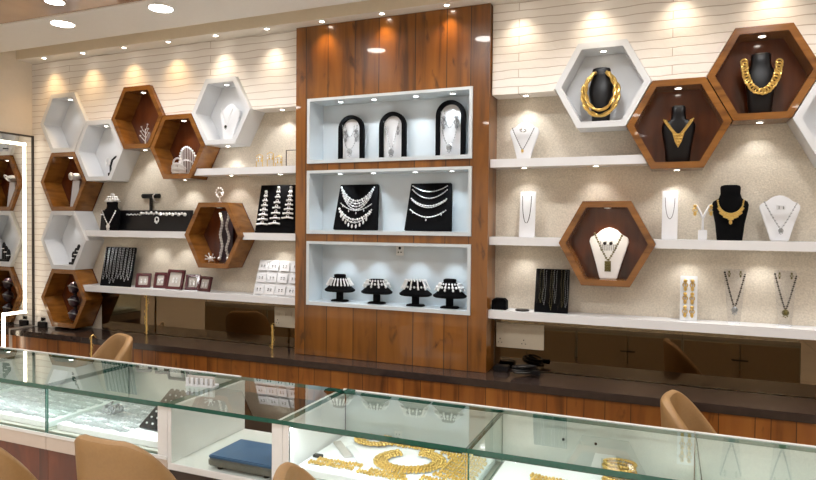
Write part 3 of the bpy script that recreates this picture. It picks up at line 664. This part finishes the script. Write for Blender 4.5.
# ---- hexagons on the left
bust_flat('white bust in the white hexagon beside the wood panel', (HEX['E'][0]-.0,.095,hz('E')), .19, .28)
necklace('thin chain with a dark drop on the white bust beside the wood panel', (HEX['E'][0]-.0,.078,hz('E')+.24), 'silver', zpath(.11,.13,kind='V',y=lambda x,z: .0+z*.1), .003, pend_drop(.7), 'bead')
t = thing('jewellery_tree', 'silver branch-shaped piece standing in the highest brown hexagon on the left', 'jewellery tree', (HEX['Cc'][0]+.0,.09,hz('Cc')))
m = MB().lathe([(.03,0),(.03,.004),(.008,.01)],16); m.tube([(0,0,.008),(.004,0,.06),(.0,0,.13)],[.004,.003,.002],6); obj('trunk', m, M['silver'], t)
for k in range(6):
    s = 1 if k % 2 else -1; z = .03+.017*k; b = MB().tube([(0,0,z),(s*.02,-.004,z+.02),(s*(.045-.003*k),-.006,z+.045)],[.003,.0025,.002],6).ball((s*(.045-.003*k),-.006,z+.047),.007); obj('branch', b, M['silver'], t)
def tiara(label, loc, w, h, rz=0, tilt=0):
    t = thing('tiara', label, 'tiara', loc, rz); m = MB()
    n = 15; A = [(w/2*math.sin(-1.3+2.6*i/n), -w*.28*math.cos(-1.3+2.6*i/n), .008) for i in range(n+1)]
    m.tube(A,.005,6); obj('band', m, M['silver'], t)
    q = MB()
    for i, p in enumerate(A):
        hh = h*(.45+.55*math.cos((i-n/2)/n*PI)); q.tube([p,(p[0],p[1],p[2]+hh)],.0035,5); q.ball((p[0],p[1],p[2]+hh),.009,6,4); q.ball((p[0],p[1]-.004,p[2]+hh*.5),.008,6,4)
    obj('ornament', q, M['silver'], t); return t
tiara('low silver tiara at the front left of the brown tiara hexagon', (HEX['D'][0]-.035,.07,hz('D')+.004), .13, .07)
tiara('tall silver tiara at the back right of the brown tiara hexagon', (HEX['D'][0]+.015,.12,hz('D')+.002), .16, .20, .2)
tag(obj('bangle', MB().torus((0,0,.052),.044,.007,(0,1,.1),24,8), M['silver'], loc=(HEX['D'][0]-.045,.06,hz('D')+.03)),'silver bangle standing between the two tiaras','bangle')
t = thing('bangle_stand', 'black curved bangle stand in the white hexagon under the silver branch', 'bangle stand', (HEX['B1'][0]+.03,.11,hz('B1')))
obj('base', MB().box(-.03,.03,-.02,.02,0,.035), M['blackgloss'], t, smooth=False, bevel=.003)
obj('arc', MB().tube([(-.02,0,.03),(-.02,0,.09),(.0,0,.14),(.04,0,.165),(.07,0,.165)],.008,8), M['blackgloss'], t)
tag(obj('bangle', MB().torus((0,0,0),.03,.006,(.3,1,0),20,8), M['silver'], loc=(HEX['B1'][0]+.02,.075,hz('B1')+.12)),'silver bangle hooked on the black curved stand','bangle')
t = thing('ring_cone', 'small pale ring cone in the topmost white hexagon of the leftmost stack', 'ring holder', (HEX['A1'][0]+.06,.10,hz('A1'))); obj('cone', MB().lathe([(.024,0),(.02,.02),(.007,.07),(.003,.08)],16), M['bwhite'], t); obj('ring', MB().torus((0,0,.035),.019,.005,(0,0,1),16,6), M['bead'], t)
t = thing('ring_bust', 'white padded ring bust in the brown hexagon of the leftmost stack', 'display stand', (HEX['A2'][0]+.005,.10,hz('A2')))
obj('card', MB().box(-.04,.04,-.004,.004,.0,.225).rot(-.12), M['bwhite'], t, smooth=False, bevel=.002); obj('cushion', MB().ball((0,.02,.255),.05,14,8,(1.3,.8,.6)), M['bwhite'], t)
tag(obj('bracelet', MB().torus((0,0,0),.03,.006,(0,1,.5),20,6,(1.2,.6)), M['silver'], loc=(HEX['A2'][0]+.005,.075,hz('A2')+.255)),'silver bracelet around the white padded ring bust','bracelet')
t = thing('ring_stand', 'black finger-shaped ring stand in the white hexagon of the leftmost stack', 'ring holder', (HEX['A3'][0]+.045,.09,hz('A3')))
obj('base', MB().box(-.055,.055,-.03,.03,0,.02), M['blackgloss'], t, smooth=False, bevel=.003)
for k in (-1,0,1): f = obj('finger', MB().ell([(.02,.017,.017,k*.03,0),(.09+.03*(k+1),.015,.015,k*.03,0),(.11+.03*(k+1),.006,.006,k*.03,0)],12), M['blackgloss'], t); obj('ring', MB().torus((k*.03,0,.055+.03*(k+1)),.0175,.004,(0,0,1),14,5), M['silver'], f)
t = thing('bracelet_stand', 'plum black stand of three stacked cushions in the lowest brown hexagon', 'bracelet stand', (HEX['A4'][0]+.02,.10,hz('A4')))
obj('post', MB().tube([(0,0,0),(0,0,.34)],.014,10), M['blackgloss'], t)
for k in range(3):
    c = obj('cushion', MB().ball((0,-.012,.06+.115*k),.05,16,10,(.9,.8,1.0)), M['purple'], t); obj('bracelet', MB().torus((0,-.012,.06+.115*k),.045,.006,(0,.5,1),20,6), M['steel'], c)
t = thing('necklace_board', 'tall dark board inside the lone left hexagon, hung with silver strands', 'display board', (HEX['M'][0]+.02,.125,hz('M'))); obj('board', MB().box(-.06,.06,-.005,.005,0,.39).rot(-.05), M['purple'], t, smooth=False, bevel=.002)
for s, nm in ((-1,'left'),(1,'right')):
    m = MB(); P = [(s*.03+.012*math.sin(q*1.1+s),-.012-.004*math.sin(q),.37-q*.030) for q in range(12)]; beads(P,.0075,.012,.7,m); beads([(p[0]+.012,p[1],p[2]) for p in P],.0055,.010,.7,m); m.ball((P[-1][0],-.012,.03),.014,8,6)
    tag(obj('necklace', m, M['silver'], loc=(HEX['M'][0]+.02,.115,hz('M'))),'%s of the two long silver strands inside the lone left hexagon'%nm,'necklace')
m = MB().ball((0,0,.022),.022,8,6,(1.1,.6,.9))
for k in range(7): m.tube([(0,0,.02),(.045*math.cos(k*.9),-.01,.02+.03*math.sin(k*.9)+.012)],.004,5).ball((.045*math.cos(k*.9),-.01,.032+.03*math.sin(k*.9)),.006)
m.move(0,0,-min(v[2] for v in m.v)); tag(obj('brooch', m, M['silver'], loc=(HEX['M'][0]-.075,.07,hz('M')+.003)),'small silver brooch on the floor of the lone left hexagon','brooch')
m = MB().lathe([(.016,0),(.016,.006),(.005,.012),(.005,.03)],14)
for r_, z in ((.032,.075),(.02,.06)): m.torus((0,0,z),r_,.004,(0,1,.1),18,6)
for k in range(10): m.ball((.034*math.cos(k*.63),-.004,.075+.034*math.sin(k*.63)),.007,6,4)
m.tube([(0,0,.012),(0,0,.045)],.004,6); tag(obj('brooch', m, M['silver'], loc=(HEX['M'][0]-.01,.09,HEX['M'][1]+HH+.001)),'silver flower brooch on a foot on top of the lone left hexagon','brooch')
# ---- left shelves
for k, (x, lb) in enumerate(((-2.75,'gold earring rack nearest the hexagon on the upper left shelf'),(-2.67,'gold earring rack in the middle of the upper left shelf'),(-2.585,'gold earring rack on the upper left shelf beside the wire frame'))):
    t = thing('earring_rack', lb, 'earring rack', (x,.08+.02*(k%2),ZU)); h = (.085,.10,.07)[k]
    m = MB().box(-.03,.03,-.012,.012,0,.005).tube([(-.027,0,.004),(-.027,0,h),(0,0,h+.012),(.027,0,h),(.027,0,.004)],.003,6); obj('frame', m, M['gold'], t)
    for q in range(4): obj('earring', MB().ball((-.02+.0135*q,-.005,h-.012-.006*(q%2)),.005).ball((-.02+.0135*q,-.005,h-.03-.006*(q%2)),.007,6,4,(1,.7,1.4)), M['gold' if q%2 else 'silver'], t)
t = thing('wire_frame_stand', 'small dark wire frame stand on the upper left shelf against the wood panel', 'display stand', (-2.465,.07,ZU)); m = MB().tube([(-.05,0,.004),(-.05,0,.115),(.05,0,.115),(.05,0,.004)],.004,6,True); obj('frame', m, M['handle'], t); obj('base', MB().box(-.06,.06,-.02,.02,0,.004), M['bwhite'], t, smooth=False)
bust_round('small black bust on the left middle shelf with a silver crown on top', (-4.165,.064,ZM), 'black', .165, .235, .62)
m = MB()
for k in range(12):
    a = 2*PI*k/12; m.ball((.052*math.cos(a),.028*math.sin(a),.012),.012,6,4); m.ball((.04*math.cos(a),.02*math.sin(a),.032),.011,6,4)
m.ball((0,0,.052),.018,10,6,(1.3,.7,.8)); m.torus((0,0,.0),.055,.006,(0,0,1),20,6,(1,.55)); tag(obj('crown', m, M['silver'], loc=(-4.165,.064,ZM+.236)),'small silver crown topping the black bust on the left middle shelf','crown')
necklace('silver V necklace on the small black bust of the left middle shelf', (-4.165,.022,ZM+.16), 'silver', zpath(.15,.115,kind='V',y=lambda x,z: .006+z*.05), .0055, pend_drop(1.1), 'silver', alt=.7)
t = thing('bracelet_ramp', 'long low black bracelet ramp on the left middle shelf', 'display ramp', (-3.88,.103,ZM)); m = MB().prism([(0,0),(.045,0),(.045,.165),(.02,.165)], -.47, .47); m.v = [(y,x,z) for x,y,z in m.v]; obj('ramp', m, M['blackgloss'], t, smooth=False, bevel=.003)
def on_ramp(x0, x1, zz, r, label, mat='silver', zig=0):
    f = lambda z: .103+.02*z/.165-r*1.0
    P = [(x0+(x1-x0)*q/30, f(zz)-.002, zz+zig*math.sin(q*PI)*0+ .004*math.sin(q*.8)) for q in range(31)]
    m = beads([(p[0]-x0,0,p[2]-zz) for p in P], r, r*2.1, .75); tag(obj('bracelet', m, M[mat], loc=(x0,f(zz)-.001,ZM+zz)), label, 'bracelet')
on_ramp(-3.70,-3.45,.135,.015,'chunky silver bracelet at the right end of the black ramp'); on_ramp(-3.9,-3.72,.14,.013,'silver bracelet in the middle of the black ramp'); on_ramp(-4.06,-3.92,.13,.006,'fine silver chain on the black ramp right of the small bust'); on_ramp(-4.34,-4.26,.13,.007,'fine silver chain at the left end of the black ramp')
m = MB().torus((0,0,.0),.018,.005,(0,1,0),14,6).ball((0,-.003,-.025),.010).ball((-.014,-.003,-.016),.008).ball((.014,-.003,-.016),.008); tag(obj('pendant', m, M['silver'], loc=(-3.74,.106,ZM+.092)),'silver pendant hanging on the front of the black ramp','pendant')
t = thing('bracelet_stand', 'black T-bar bracelet stand behind the black ramp', 'bracelet stand', (-3.85,.158,ZM)); obj('post', MB().box(-.012,.012,-.006,.006,0,.27), M['blackgloss'], t, smooth=False); m = MB().tube([(-.085,0,.28),(.085,0,.28)],.019,14); obj('bar', m, M['blackgloss'], t)
m = MB().torus((0,0,0),.024,.005,(1,0,0),20,6,(1,1.5)); tag(obj('bracelet', m, M['silver'], loc=(-3.80,.158,ZM+.262)),'silver bracelet hanging on the black T-bar','bracelet')
board('black board hung with silver chains at the left end of the lower left shelf', (-4.13,.06,ZL_), .33, .32, 'black', tilt=.2)
chains_on_board((-4.13,.06,ZL_), .31, .32, .2, 8, ['oxid'], 'silver chain from the left on the black board of the lower left shelf', 'chains on the lower left board', .004)
FR = [(-3.855,.075,.12,.115,.35,'first maroon frame from the chain board, on the lower left shelf'),(-3.715,.11,.105,.125,.25,'second maroon frame from the chain board, on the lower left shelf'),(-3.55,.085,.165,.155,0,'largest maroon frame, in the middle of the row of five'),(-3.395,.115,.115,.12,.3,'maroon frame just right of the largest one'),(-3.25,.075,.135,.115,-.2,'rightmost maroon frame on the lower left shelf')]
for x, y, w, h, rz, lb in FR:
    t = thing('picture_frame', lb, 'frame', (x,y,ZL_), rz); b = .022
    o_ = [(-w/2,0),(w/2,0),(w/2,h),(-w/2,h)]; i_ = [(-w/2+b,b),(w/2-b,b),(w/2-b,h-b),(-w/2+b,h-b)]
    obj('frame', MB().ringprism(o_, i_, -.010, .010).rot(-.25), M['maroon'], t, smooth=False, bevel=.003); obj('insert', MB().box(-w/2+b,w/2-b,.0,.004,b,h-b).rot(-.25), M['greyc'], t, smooth=False)
    m = MB()
    for s in (-1,1): m.ball((s*.016,-.004,h*.55),.008).ball((s*.016,-.004,h*.38),.009,6,4,(1,.5,1.3)).torus((s*.016,-.004,h*.46),.008,.002,(0,1,0),10,5)
    obj('earring', m.rot(-.25), M['silver'], t)
t = thing('card_rack', 'white three-step card rack at the right end of the lower left shelf', 'display rack', (-2.59,.05,ZL_)); m = MB().prism([(0,0),(.10,0),(.10,.25),(.085,.25),(.06,.17),(.055,.17),(.03,.085),(.025,.085)], -.19, .19); m.v = [(y,x,z) for x,y,z in m.v]; obj('rack', m, M['card'], t, smooth=False)
for r in range(3):
    for c in range(4):
        t = thing('jewellery_card', 'white earring card, %s of the %s row in the three-step rack'%(ORD[c],('bottom','middle','top')[r]), 'display card', (-2.59-.138+.092*c,.043+.027*r+.0,ZL_+.012+.083*r), group='earring cards in the white rack')
        obj('card', MB().box(-.038,.038,-.003,.003,0,.066).rot(-.3), M['bwhite'], t, smooth=False, bevel=.001); q = MB()
        for s in (-1,1): q.ball((s*.012,-.006,.038),.005).ball((s*.012,-.006,.026),.004)
        obj('earring', q.rot(-.3), M['bead' if r == 0 else 'steel'], t)
board('black board with three silver chandelier pieces, on the short middle shelf', (-2.60,.055,ZM), .335, .355, 'black', tilt=.22)
for k, (dx, nm) in enumerate(((-.104,'leftmost'),(.0,'middle'),(.104,'rightmost'))):
    m = MB(); top = .33-.03*(k==0); ln = (.24,.27,.22)[k]
    m.ball((dx,-.021,top),.012,8,5)
    for r in range(7):
        z = top-.03-ln*r/7; wd = .010+.0055*r
        for q in range(-(r//2+1), r//2+2): m.ball((dx+q*wd/(r//2+1.),-.021,z-.0015*abs(q)),.0078,6,4)
        m.torus((dx,-.021,z+.01),.010,.003,(0,1,0),10,5)
    tag(obj('chandelier_earring', m.rot(-.22), M['silver'], loc=(-2.60,.055,ZM)),'%s silver chandelier piece on the black board by the wood panel'%nm,'earring')
# ---- niches
zt, zm, zb = NZ[0][0]+.026, NZ[1][0]+.026, NZ[2][0]+.026
def arch(x, w, h, label, nl, long_):
    t = thing('arch_stand', label, 'display stand', (x,.115,zt)); b = .026; R = w/2; hs = h-R; n = 16
    O = [(-R,0)]+[(-R*math.cos(PI*i/n),hs+R*math.sin(PI*i/n)) for i in range(n+1)]+[(R,0)]; r = R-b
    I = [(-r,0)]+[(-r*math.cos(PI*i/n),hs+r*math.sin(PI*i/n)) for i in range(n+1)]+[(r,0)]
    m = MB(); k = len(O); vs = [(a,y,c) for y in (-.016,.016) for a,c in O]+[(a,y,c) for y in (-.016,.016) for a,c in I]; fs = []
    for i in range(k-1): fs += [(i,i+1,2*k+i+1,2*k+i),(k+i,3*k+i,3*k+i+1,k+i+1),(i,k+i,k+i+1,i+1),(2*k+i,2*k+i+1,3*k+i+1,3*k+i)]
    fs += [(0,2*k,3*k,k),(k-1,2*k-1,4*k-1,3*k-1)]; m.add(vs, fs); obj('arch', m, M['black'], t, smooth=False)
    obj('panel', MB().prism([(a*.995,max(c,.006)) for a, c in I], .006, .012), M['bwhite'], t, smooth=False); obj('base', MB().box(-R-.012,R+.004,-.03,.03,-.0,.005), M['blackgloss'], t, smooth=False)
    hw = w-2*b; P = zpath(hw*.8,long_,kind='U' if nl > 1 else 'V'); P = [(a,-.024,c) for a,_,c in P]
    n_ = necklace('silver necklace hanging in the '+label.split(' ')[0]+' black arch', (x,.115,zt+hs+.03), 'oxid', P, .0045, pend_drop(1.2), 'oxid', alt=.6)
    if nl > 1: obj('inner_chain', beads([(a*.62,-.024,c*.5) for a,_,c in P], .0042, None, .6), M['oxid'], n_)
    for s in (-1,1): earring('silver drop earring on the %s side of the %s black arch'%('left' if s<0 else 'right',label.split(' ')[0]), (x+s*hw*.3,.103,zt+hs-.015), 'oxid', 1.9 if nl > 1 else 1.2)
    return t
arch(-2.02,.19,.31,'left black arch stand with a silver set in the top niche',2,.17)
arch(-1.71,.19,.315,'middle black arch stand with one pendant in the top niche',1,.19)
arch(-1.305,.195,.365,'right black arch stand, the tallest one in the top niche',2,.22)
for x, w, lb in ((-1.965,.315,'left black necklace board in the middle niche'),(-1.44,.305,'right black necklace board in the middle niche')):
    t = thing('necklace_board', lb, 'display board', (x,.075,zm+.004)); m = MB().prism([(-w*.53,0),(w*.53,0),(w*.46,.315),(-w*.46,.315)], -.012, .012).rot(-.2); obj('board', m, M['black'], t, smooth=False, bevel=.003); obj('strut', MB().box(-.05,.05,.03,.055,0,.12), M['black'], t, smooth=False)
def swag(x, z, w, sag, r, label, rows=1, drops=0, mat='silver'):
    m = MB(); tl = .2
    for q in range(rows):
        P = [(a,-.016-r,c+z-q*r*2.2) for a,_,c in zpath(w-q*.012,sag,29,'C')]; beads(P, r*(1-.12*q), None, .72, m)
    if drops:
        for p in evenly([(a,-.018-r,c+z-rows*r*2.2-.008) for a,_,c in zpath(w*.85,sag,29,'C')], drops): m.ball(tuple(p), r*1.05, 6, 4, (.8,.8,1.5))
    tag(obj('necklace', m.rot(-tl), M[mat], loc=(x,.075,zm)), label, 'necklace')
swag(-1.965,.295,.25,.095,.009,'broad silver collar at the top of the left necklace board',4)
swag(-1.965,.185,.24,.05,.005,'thin silver necklace in the middle of the left necklace board',1,.06)
swag(-1.965,.145,.25,.075,.009,'silver collar with drops at the bottom of the left necklace board',2,.03)
swag(-1.44,.30,.245,.04,.0042,'uppermost silver chain on the right necklace board',1)
swag(-1.44,.275,.245,.06,.0045,'second silver chain from the top on the right necklace board',1)
swag(-1.44,.215,.25,.05,.005,'double silver chain in the middle of the right necklace board',2)
swag(-1.44,.14,.25,.05,.005,'silver chain with two drops at the bottom of the right necklace board',1,.11)
PED = [(-2.08,0,'first black pedestal from the left in the bottom niche, with a black cap'),(-1.80,1,'second black pedestal from the left in the bottom niche'),(-1.52,2,'third black pedestal from the left in the bottom niche'),(-1.285,3,'fourth black pedestal from the left in the bottom niche, with a black cap')]
for x, k, lb in PED:
    t = thing('necklace_pedestal', lb, 'necklace pedestal', (x,.075,zb))
    obj('base', MB().ell([(0,.058,.036),(.008,.058,.036),(.012,.05,.03)],24,sq=5), M['black'], t); obj('stem', MB().box(-.021,.021,-.016,.016,.012,.075), M['black'], t, smooth=False, bevel=.003)
    obj('cone', MB().ell([(.066,.095,.055),(.072,.108,.062),(.082,.110,.063),(.12,.062,.036),(.16,.052,.03),(.165,.045,.025)],28,sq=2.6), M['black'], t)
    if k in (0,3): obj('cap', MB().ell([(.166,.038,.02),(.172,.042,.022),(.184,.040,.021),(.188,.03,.016)],20,sq=4), M['black'], t)
    m = MB(); n = 22
    for i in range(n):
        a = 2*PI*i/n; cx_, cy_ = math.cos(a), math.sin(a); top = .155 if k != 2 else .168
        m.ball((.070*cx_,.046*cy_,top),.007,6,4)
        if k == 0 or i % 2 == 0: m.tube([(.070*cx_,.046*cy_,top),(.096*cx_,.06*cy_,.118)],.005,5).ball((.096*cx_,.06*cy_,.116),.008,6,4)
        if k in (1,3): m.ball((.086*cx_,.056*cy_,.134),.009,6,4)
        if k == 2: m.ball((.086*cx_,.056*cy_,.127),.008,6,4)
    tag(obj('necklace', m, M['silver'], loc=(x,.075,zb)), 'silver fringe necklace around the %s black pedestal'%('first','second','third','fourth')[k], 'necklace')
t = thing('power_socket', 'small white power socket on the back of the bottom niche', 'socket', (-1.67,.156,-.205)); obj('plate', MB().box(-.028,.028,0,.009,0,.075), M['white'], t, smooth=False, bevel=.003); obj('socket_hole', MB().ball((0,-.001,.05),.010,10,6,(1,.4,1)).ball((-.01,-.001,.022),.005).ball((.01,-.001,.022),.005), M['leg'], t)
# ---- worktop bits
def lump(name, label, cat, loc, parts, mat):
    m = MB(); [m.box(*p) for p in parts]; tag(obj(name, m, M[mat], loc=loc, smooth=False, bevel=.004), label, cat)
lump('black_box', 'black box on the worktop beside the left wall mirror', 'box', (-4.92,.06,-.899), [(-.05,.05,-.05,.05,0,.045),(-.035,.03,-.03,.03,.045,.085)], 'blackgloss')
lump('black_box', 'black box on the worktop close to the right side of the wood panel', 'box', (-.95,.09,-.899), [(-.04,.05,-.035,.035,0,.035)], 'blackgloss')
t = thing('cable_coil', 'coil of black cable with a plug on the worktop under the switch plate', 'cable', (-.80,.04,-.885)); m = MB()
for k in range(4): m.torus((random.uniform(-.02,.02),random.uniform(-.01,.01),.010+.010*k),.075-.006*k,.007,(random.uniform(-.12,.12),random.uniform(-.12,.12),1),26,6,(1.15,.6))
obj('coil', m, M['leg'], t); obj('plug', MB().box(.06,.11,-.06,-.03,.002,.03), M['blackgloss'], t, smooth=False, bevel=.003)
# ------------------------------------------------------------------ inside the showcases
def tray(x0, x1, label, z=-1.0, y0=-1.53, y1=-1.075, ang=0):
    t = thing('display_tray', label, 'tray', ((x0+x1)/2,(y0+y1)/2,ZB+.0125)); w = (x1-x0)/2; d = (y1-y0)/2
    obj('board', MB().box(-w,w,-d,d,0,z-ZB-.013), M['traycloth'], t, smooth=False, bevel=.003); return z
ZTR = tray(X[0]+.03,X[1]-.03,'white cloth tray in the far left glass case'); tray(X[1]+.03,X[2]-.03,'white cloth tray of silver in the second glass case'); tray(X[2]+.03,X[3]-.06,'white cloth tray of silver beside the tilted black board')
tray(X[4]+.035,X[5]-.02,'white cloth tray under the gold collar'); tray(X[5]+.03,X[6]-.03,'white cloth tray of gold in the lower right glass case'); tray(X[6]+.03,X[7]-.03,'empty white cloth tray in the rightmost glass case')
def anklet(seed):
    random.seed(seed); m = MB(); n = 20
    for q in range(3):
        P = [(-.11+.22*i/n, q*.010+.007*math.sin(i*.55+seed), .006) for i in range(n+1)]; beads(P,.0055,.011,.65,m)
    for i in range(0,n,2): m.ball((-.11+.22*i/n,-.012+.007*math.sin(i*.55+seed),.006),.006,6,4,(.8,1.4,.7))
    return mesh('silver_anklet', m, M['palesilver'])
ANK = [anklet(k) for k in range(4)]; random.seed(3)
for cn, (xa, xb) in enumerate(((X[0]+.16,X[1]-.16),(X[1]+.16,X[2]-.16),(X[2]+.155,X[3]-.43))):
    for r in range(7):
        for c in range(3 if xb-xa > .4 else 2):
            x = xa+(xb-xa)*c/(2 if xb-xa > .4 else 1)+random.uniform(-.006,.006)
            o = bpy.data.objects.new('silver_anklet', ANK[(r*3+c)%4]); C.objects.link(o); o.location = (x,-1.485+.058*r,ZTR); o.rotation_euler = (0,0,random.uniform(-.05,.05))
            tag(o, 'silver anklet, %s row from the front, %s in its row, %s glass case'%(ORD[r],ORD[c],('leftmost','second','third')[cn]), 'anklet', 'silver anklets in the left glass cases')
m = MB()
for k in range(9): m.torus((random.uniform(-.06,.06),random.uniform(-.03,.03),.022+random.uniform(0,.02)),.022,.004,(random.uniform(-1,1),random.uniform(-1,1),.6),14,5)
m.move(0,0,-min(v[2] for v in m.v)); tag(obj('ring_cluster', m, M['steel'], loc=(-2.62,-1.33,ZTR+.018)),'loose cluster of grey silver rings on the tray left of the tilted board','rings')
t = thing('ring_tray', 'black ring board tilted up at the right end of the silver case', 'ring tray', (-2.245,-1.43,ZTR+.003), -.03)
obj('board', MB().box(-.11,.11,0,.25,0,.014).rot(.58), M['blackgloss'], t, smooth=False, bevel=.003)
q = MB()
for a in range(5):
    for b in range(7): q.ball((-.075+.0375*a,.025+.036*b,.0175),.006,6,4)
obj('rings', q.rot(.58), M['silver'], t); obj('prop', MB().box(-.05,.05,.17,.185,0,.10), M['blackgloss'], t, smooth=False)
# silver card holder standing on the glass
t = thing('ring_holder', 'small white slotted ring holder with a dark green lid on the showcase glass', 'ring holder', (-2.11,-1.27,ZT+.0005), .12)
obj('body', MB().box(-.075,.075,-.03,.03,0,.008), M['card'], t, smooth=False)
for k in range(6): obj('slot', MB().box(-.073+.0265*k,-.060+.0265*k,-.028,-.022,.008,.042), M['bwhite'], t, smooth=False)
obj('back', MB().box(-.075,.075,-.012,-.006,.008,.05), M['greyc'], t, smooth=False)
obj('lid', MB().box(-.06,.06,-.005,.028,.042,.052), M['green'], t, smooth=False, bevel=.003)
# gold
def gold_strip(x, y, ln, rz, label, group=None, r=.0075, rows=2, mat='gold'):
    m = MB()
    for q in range(rows): beads([(-ln/2+ln*i/24, q*r*1.9+.004*math.sin(i*.7+q), r) for i in range(25)], r, None, .75, m)
    o = obj('gold_chain', m, M[mat], loc=(x,y,ZTR), rot=(0,0,rz)); tag(o, label, 'chain', group)
def gold_collar(x, y, rx, ry, label, rz=0, wdt=4):
    m = MB()
    for q in range(wdt):
        P = [((rx+q*.012)*math.cos(a),(ry+q*.012)*math.sin(a),.010+.004*(q%2)) for a in [PI*.62+2*PI*.88*i/50 for i in range(51)]]; beads(P,.008,None,.8,m)
    tag(obj('gold_collar', m, M['gold'], loc=(x,y,ZTR), rot=(0,0,rz)), label, 'necklace')
gold_collar(-.99,-1.30,.10,.075,'large ring-shaped gold collar in the middle of the gold case',.4,5)
gold_collar(-1.23,-1.14,.055,.03,'small gold collar at the back left of the gold case',.2,4)
GC = ['gold chain at the front left of the gold case tray','gold chain behind the front left one in the gold case','gold chain at the front middle of the gold case tray','short gold chain just in front of the large gold collar','gold chain at the front right of the gold case tray','gold chain second from the front on the right of the collar']
GC += ['gold chain %s from the front on the right of the gold collar'%w for w in ORD[2:10]] + ['gold chain at the very rear middle of the gold case tray','gold chain between the large collar and the rearmost chain']
for k, (x, y, ln, rz) in enumerate([(-1.27,-1.475,.2,.06),(-1.25,-1.435,.2,.05),(-1.03,-1.488,.22,0),(-1.02,-1.458,.16,-.0),(-.78,-1.488,.2,-.04),(-.78,-1.447,.2,-.06),(-.765,-1.40,.17,-.1),(-.76,-1.36,.15,-.1),(-.76,-1.32,.15,-.12),(-.76,-1.28,.15,-.12),(-.76,-1.24,.15,-.12),(-.77,-1.20,.17,-.1),(-.80,-1.16,.2,-.06),(-.80,-1.115,.22,-.02),(-1.04,-1.105,.22,0),(-1.04,-1.145,.2,0)]): gold_strip(x, y, ln, rz, GC[k], 'chains around the gold collar')
m = MB().box(-.018,.018,-.11,.11,0,.012); tag(obj('card_strip', m, M['card'], loc=(-1.228,-1.325,ZTR), rot=(0,0,.75), smooth=False, bevel=.002),'white card strip lying left of the large gold collar','card')
m = MB().box(-.018,.018,-.10,.10,0,.010); tag(obj('card_strip', m, M['greyc'], loc=(-1.318,-1.285,ZTR), rot=(0,0,.75), smooth=False, bevel=.002),'greyish card strip parallel to the white one in the gold case','card')
m = MB().box(-.02,.02,-.012,.012,0,.012); tag(obj('price_tag', m, M['leg'], loc=(-1.375,-1.40,ZTR), smooth=False, bevel=.002),'tiny dark tag at the left of the gold case tray','tag')
gold_collar(-.52,-1.45,.04,.03,'small gold collar at the left of the lower right gold case',.2,3)
for k, (x, y, ln, rz) in enumerate(((-.30,-1.45,.28,-.1),(-.36,-1.26,.26,-.12),(-.36,-1.30,.24,-.15),(-.34,-1.34,.26,-.15),(-.35,-1.40,.2,-.1))): gold_strip(x, y, ln, rz, ('frontmost','rearmost','second rearmost','third rearmost','second frontmost')[k]+' gold chain on the tray of the lower right glass case', 'chains in the lower right case')
for k in range(6):
    m = MB()
    for i in range(30): a = 2*PI*i/30; m.ball((.058*math.cos(a),.04*math.sin(a),.0065),.007,6,4)
    tag(obj('gold_bangle', m, M['gold'], loc=(-.165+.004*(k%2),-1.155+.003*(k%3),ZTR+.0135*k)),('lowest','second lowest','third lowest','third highest','second highest','topmost')[k]+' gold bangle in the pile at the rear of the lower right case','bangle','gold bangles in the rear pile')
# ------------------------------------------------------------------ camera
F_, yaw, pitch, roll, D = 630., .3925, .0236, .0096, 3.735
cy, sy = math.cos(yaw), math.sin(yaw); W = lambda X_, Y_, Z_: Vector((X_*cy-Y_*sy, X_*sy+Y_*cy, Z_))
Rv, Uv, Fv = W(1,0,0), W(0,math.sin(pitch),math.cos(pitch)), W(0,math.cos(pitch),-math.sin(pitch))
r_ = math.cos(roll)*Rv+math.sin(roll)*Uv; u_ = -math.sin(roll)*Rv+math.cos(roll)*Uv
cam = bpy.data.cameras.new('camera'); cam.sensor_width = 36; cam.lens = F_/816*36; cam.clip_start = .05
co = bpy.data.objects.new('camera', cam); C.objects.link(co)
co.matrix_world = Matrix(((r_.x,u_.x,-Fv.x,0),(r_.y,u_.y,-Fv.y,-D),(r_.z,u_.z,-Fv.z,0),(0,0,0,1)))
bpy.context.scene.camera = co
for o in list(C.objects):
    if o.parent is None: o.location.z += EYE
# ------------------------------------------------------------------ world and colour
wd = bpy.data.worlds.new('world'); bpy.context.scene.world = wd; wd.use_nodes = True
wd.node_tree.nodes['Background'].inputs[0].default_value = (1,.95,.88,1); wd.node_tree.nodes['Background'].inputs[1].default_value = .3
sc = bpy.context.scene
sc.view_settings.view_transform = 'Standard'; sc.view_settings.look = 'None'; sc.view_settings.gamma = 1; sc.view_settings.use_curve_mapping = False
sc.view_settings.exposure = .52
sc.cycles.use_denoising = True; sc.cycles.max_bounces = 10; sc.cycles.transparent_max_bounces = 24; sc.cycles.sample_clamp_indirect = 6; sc.cycles.caustics_reflective = False; sc.cycles.caustics_refractive = False
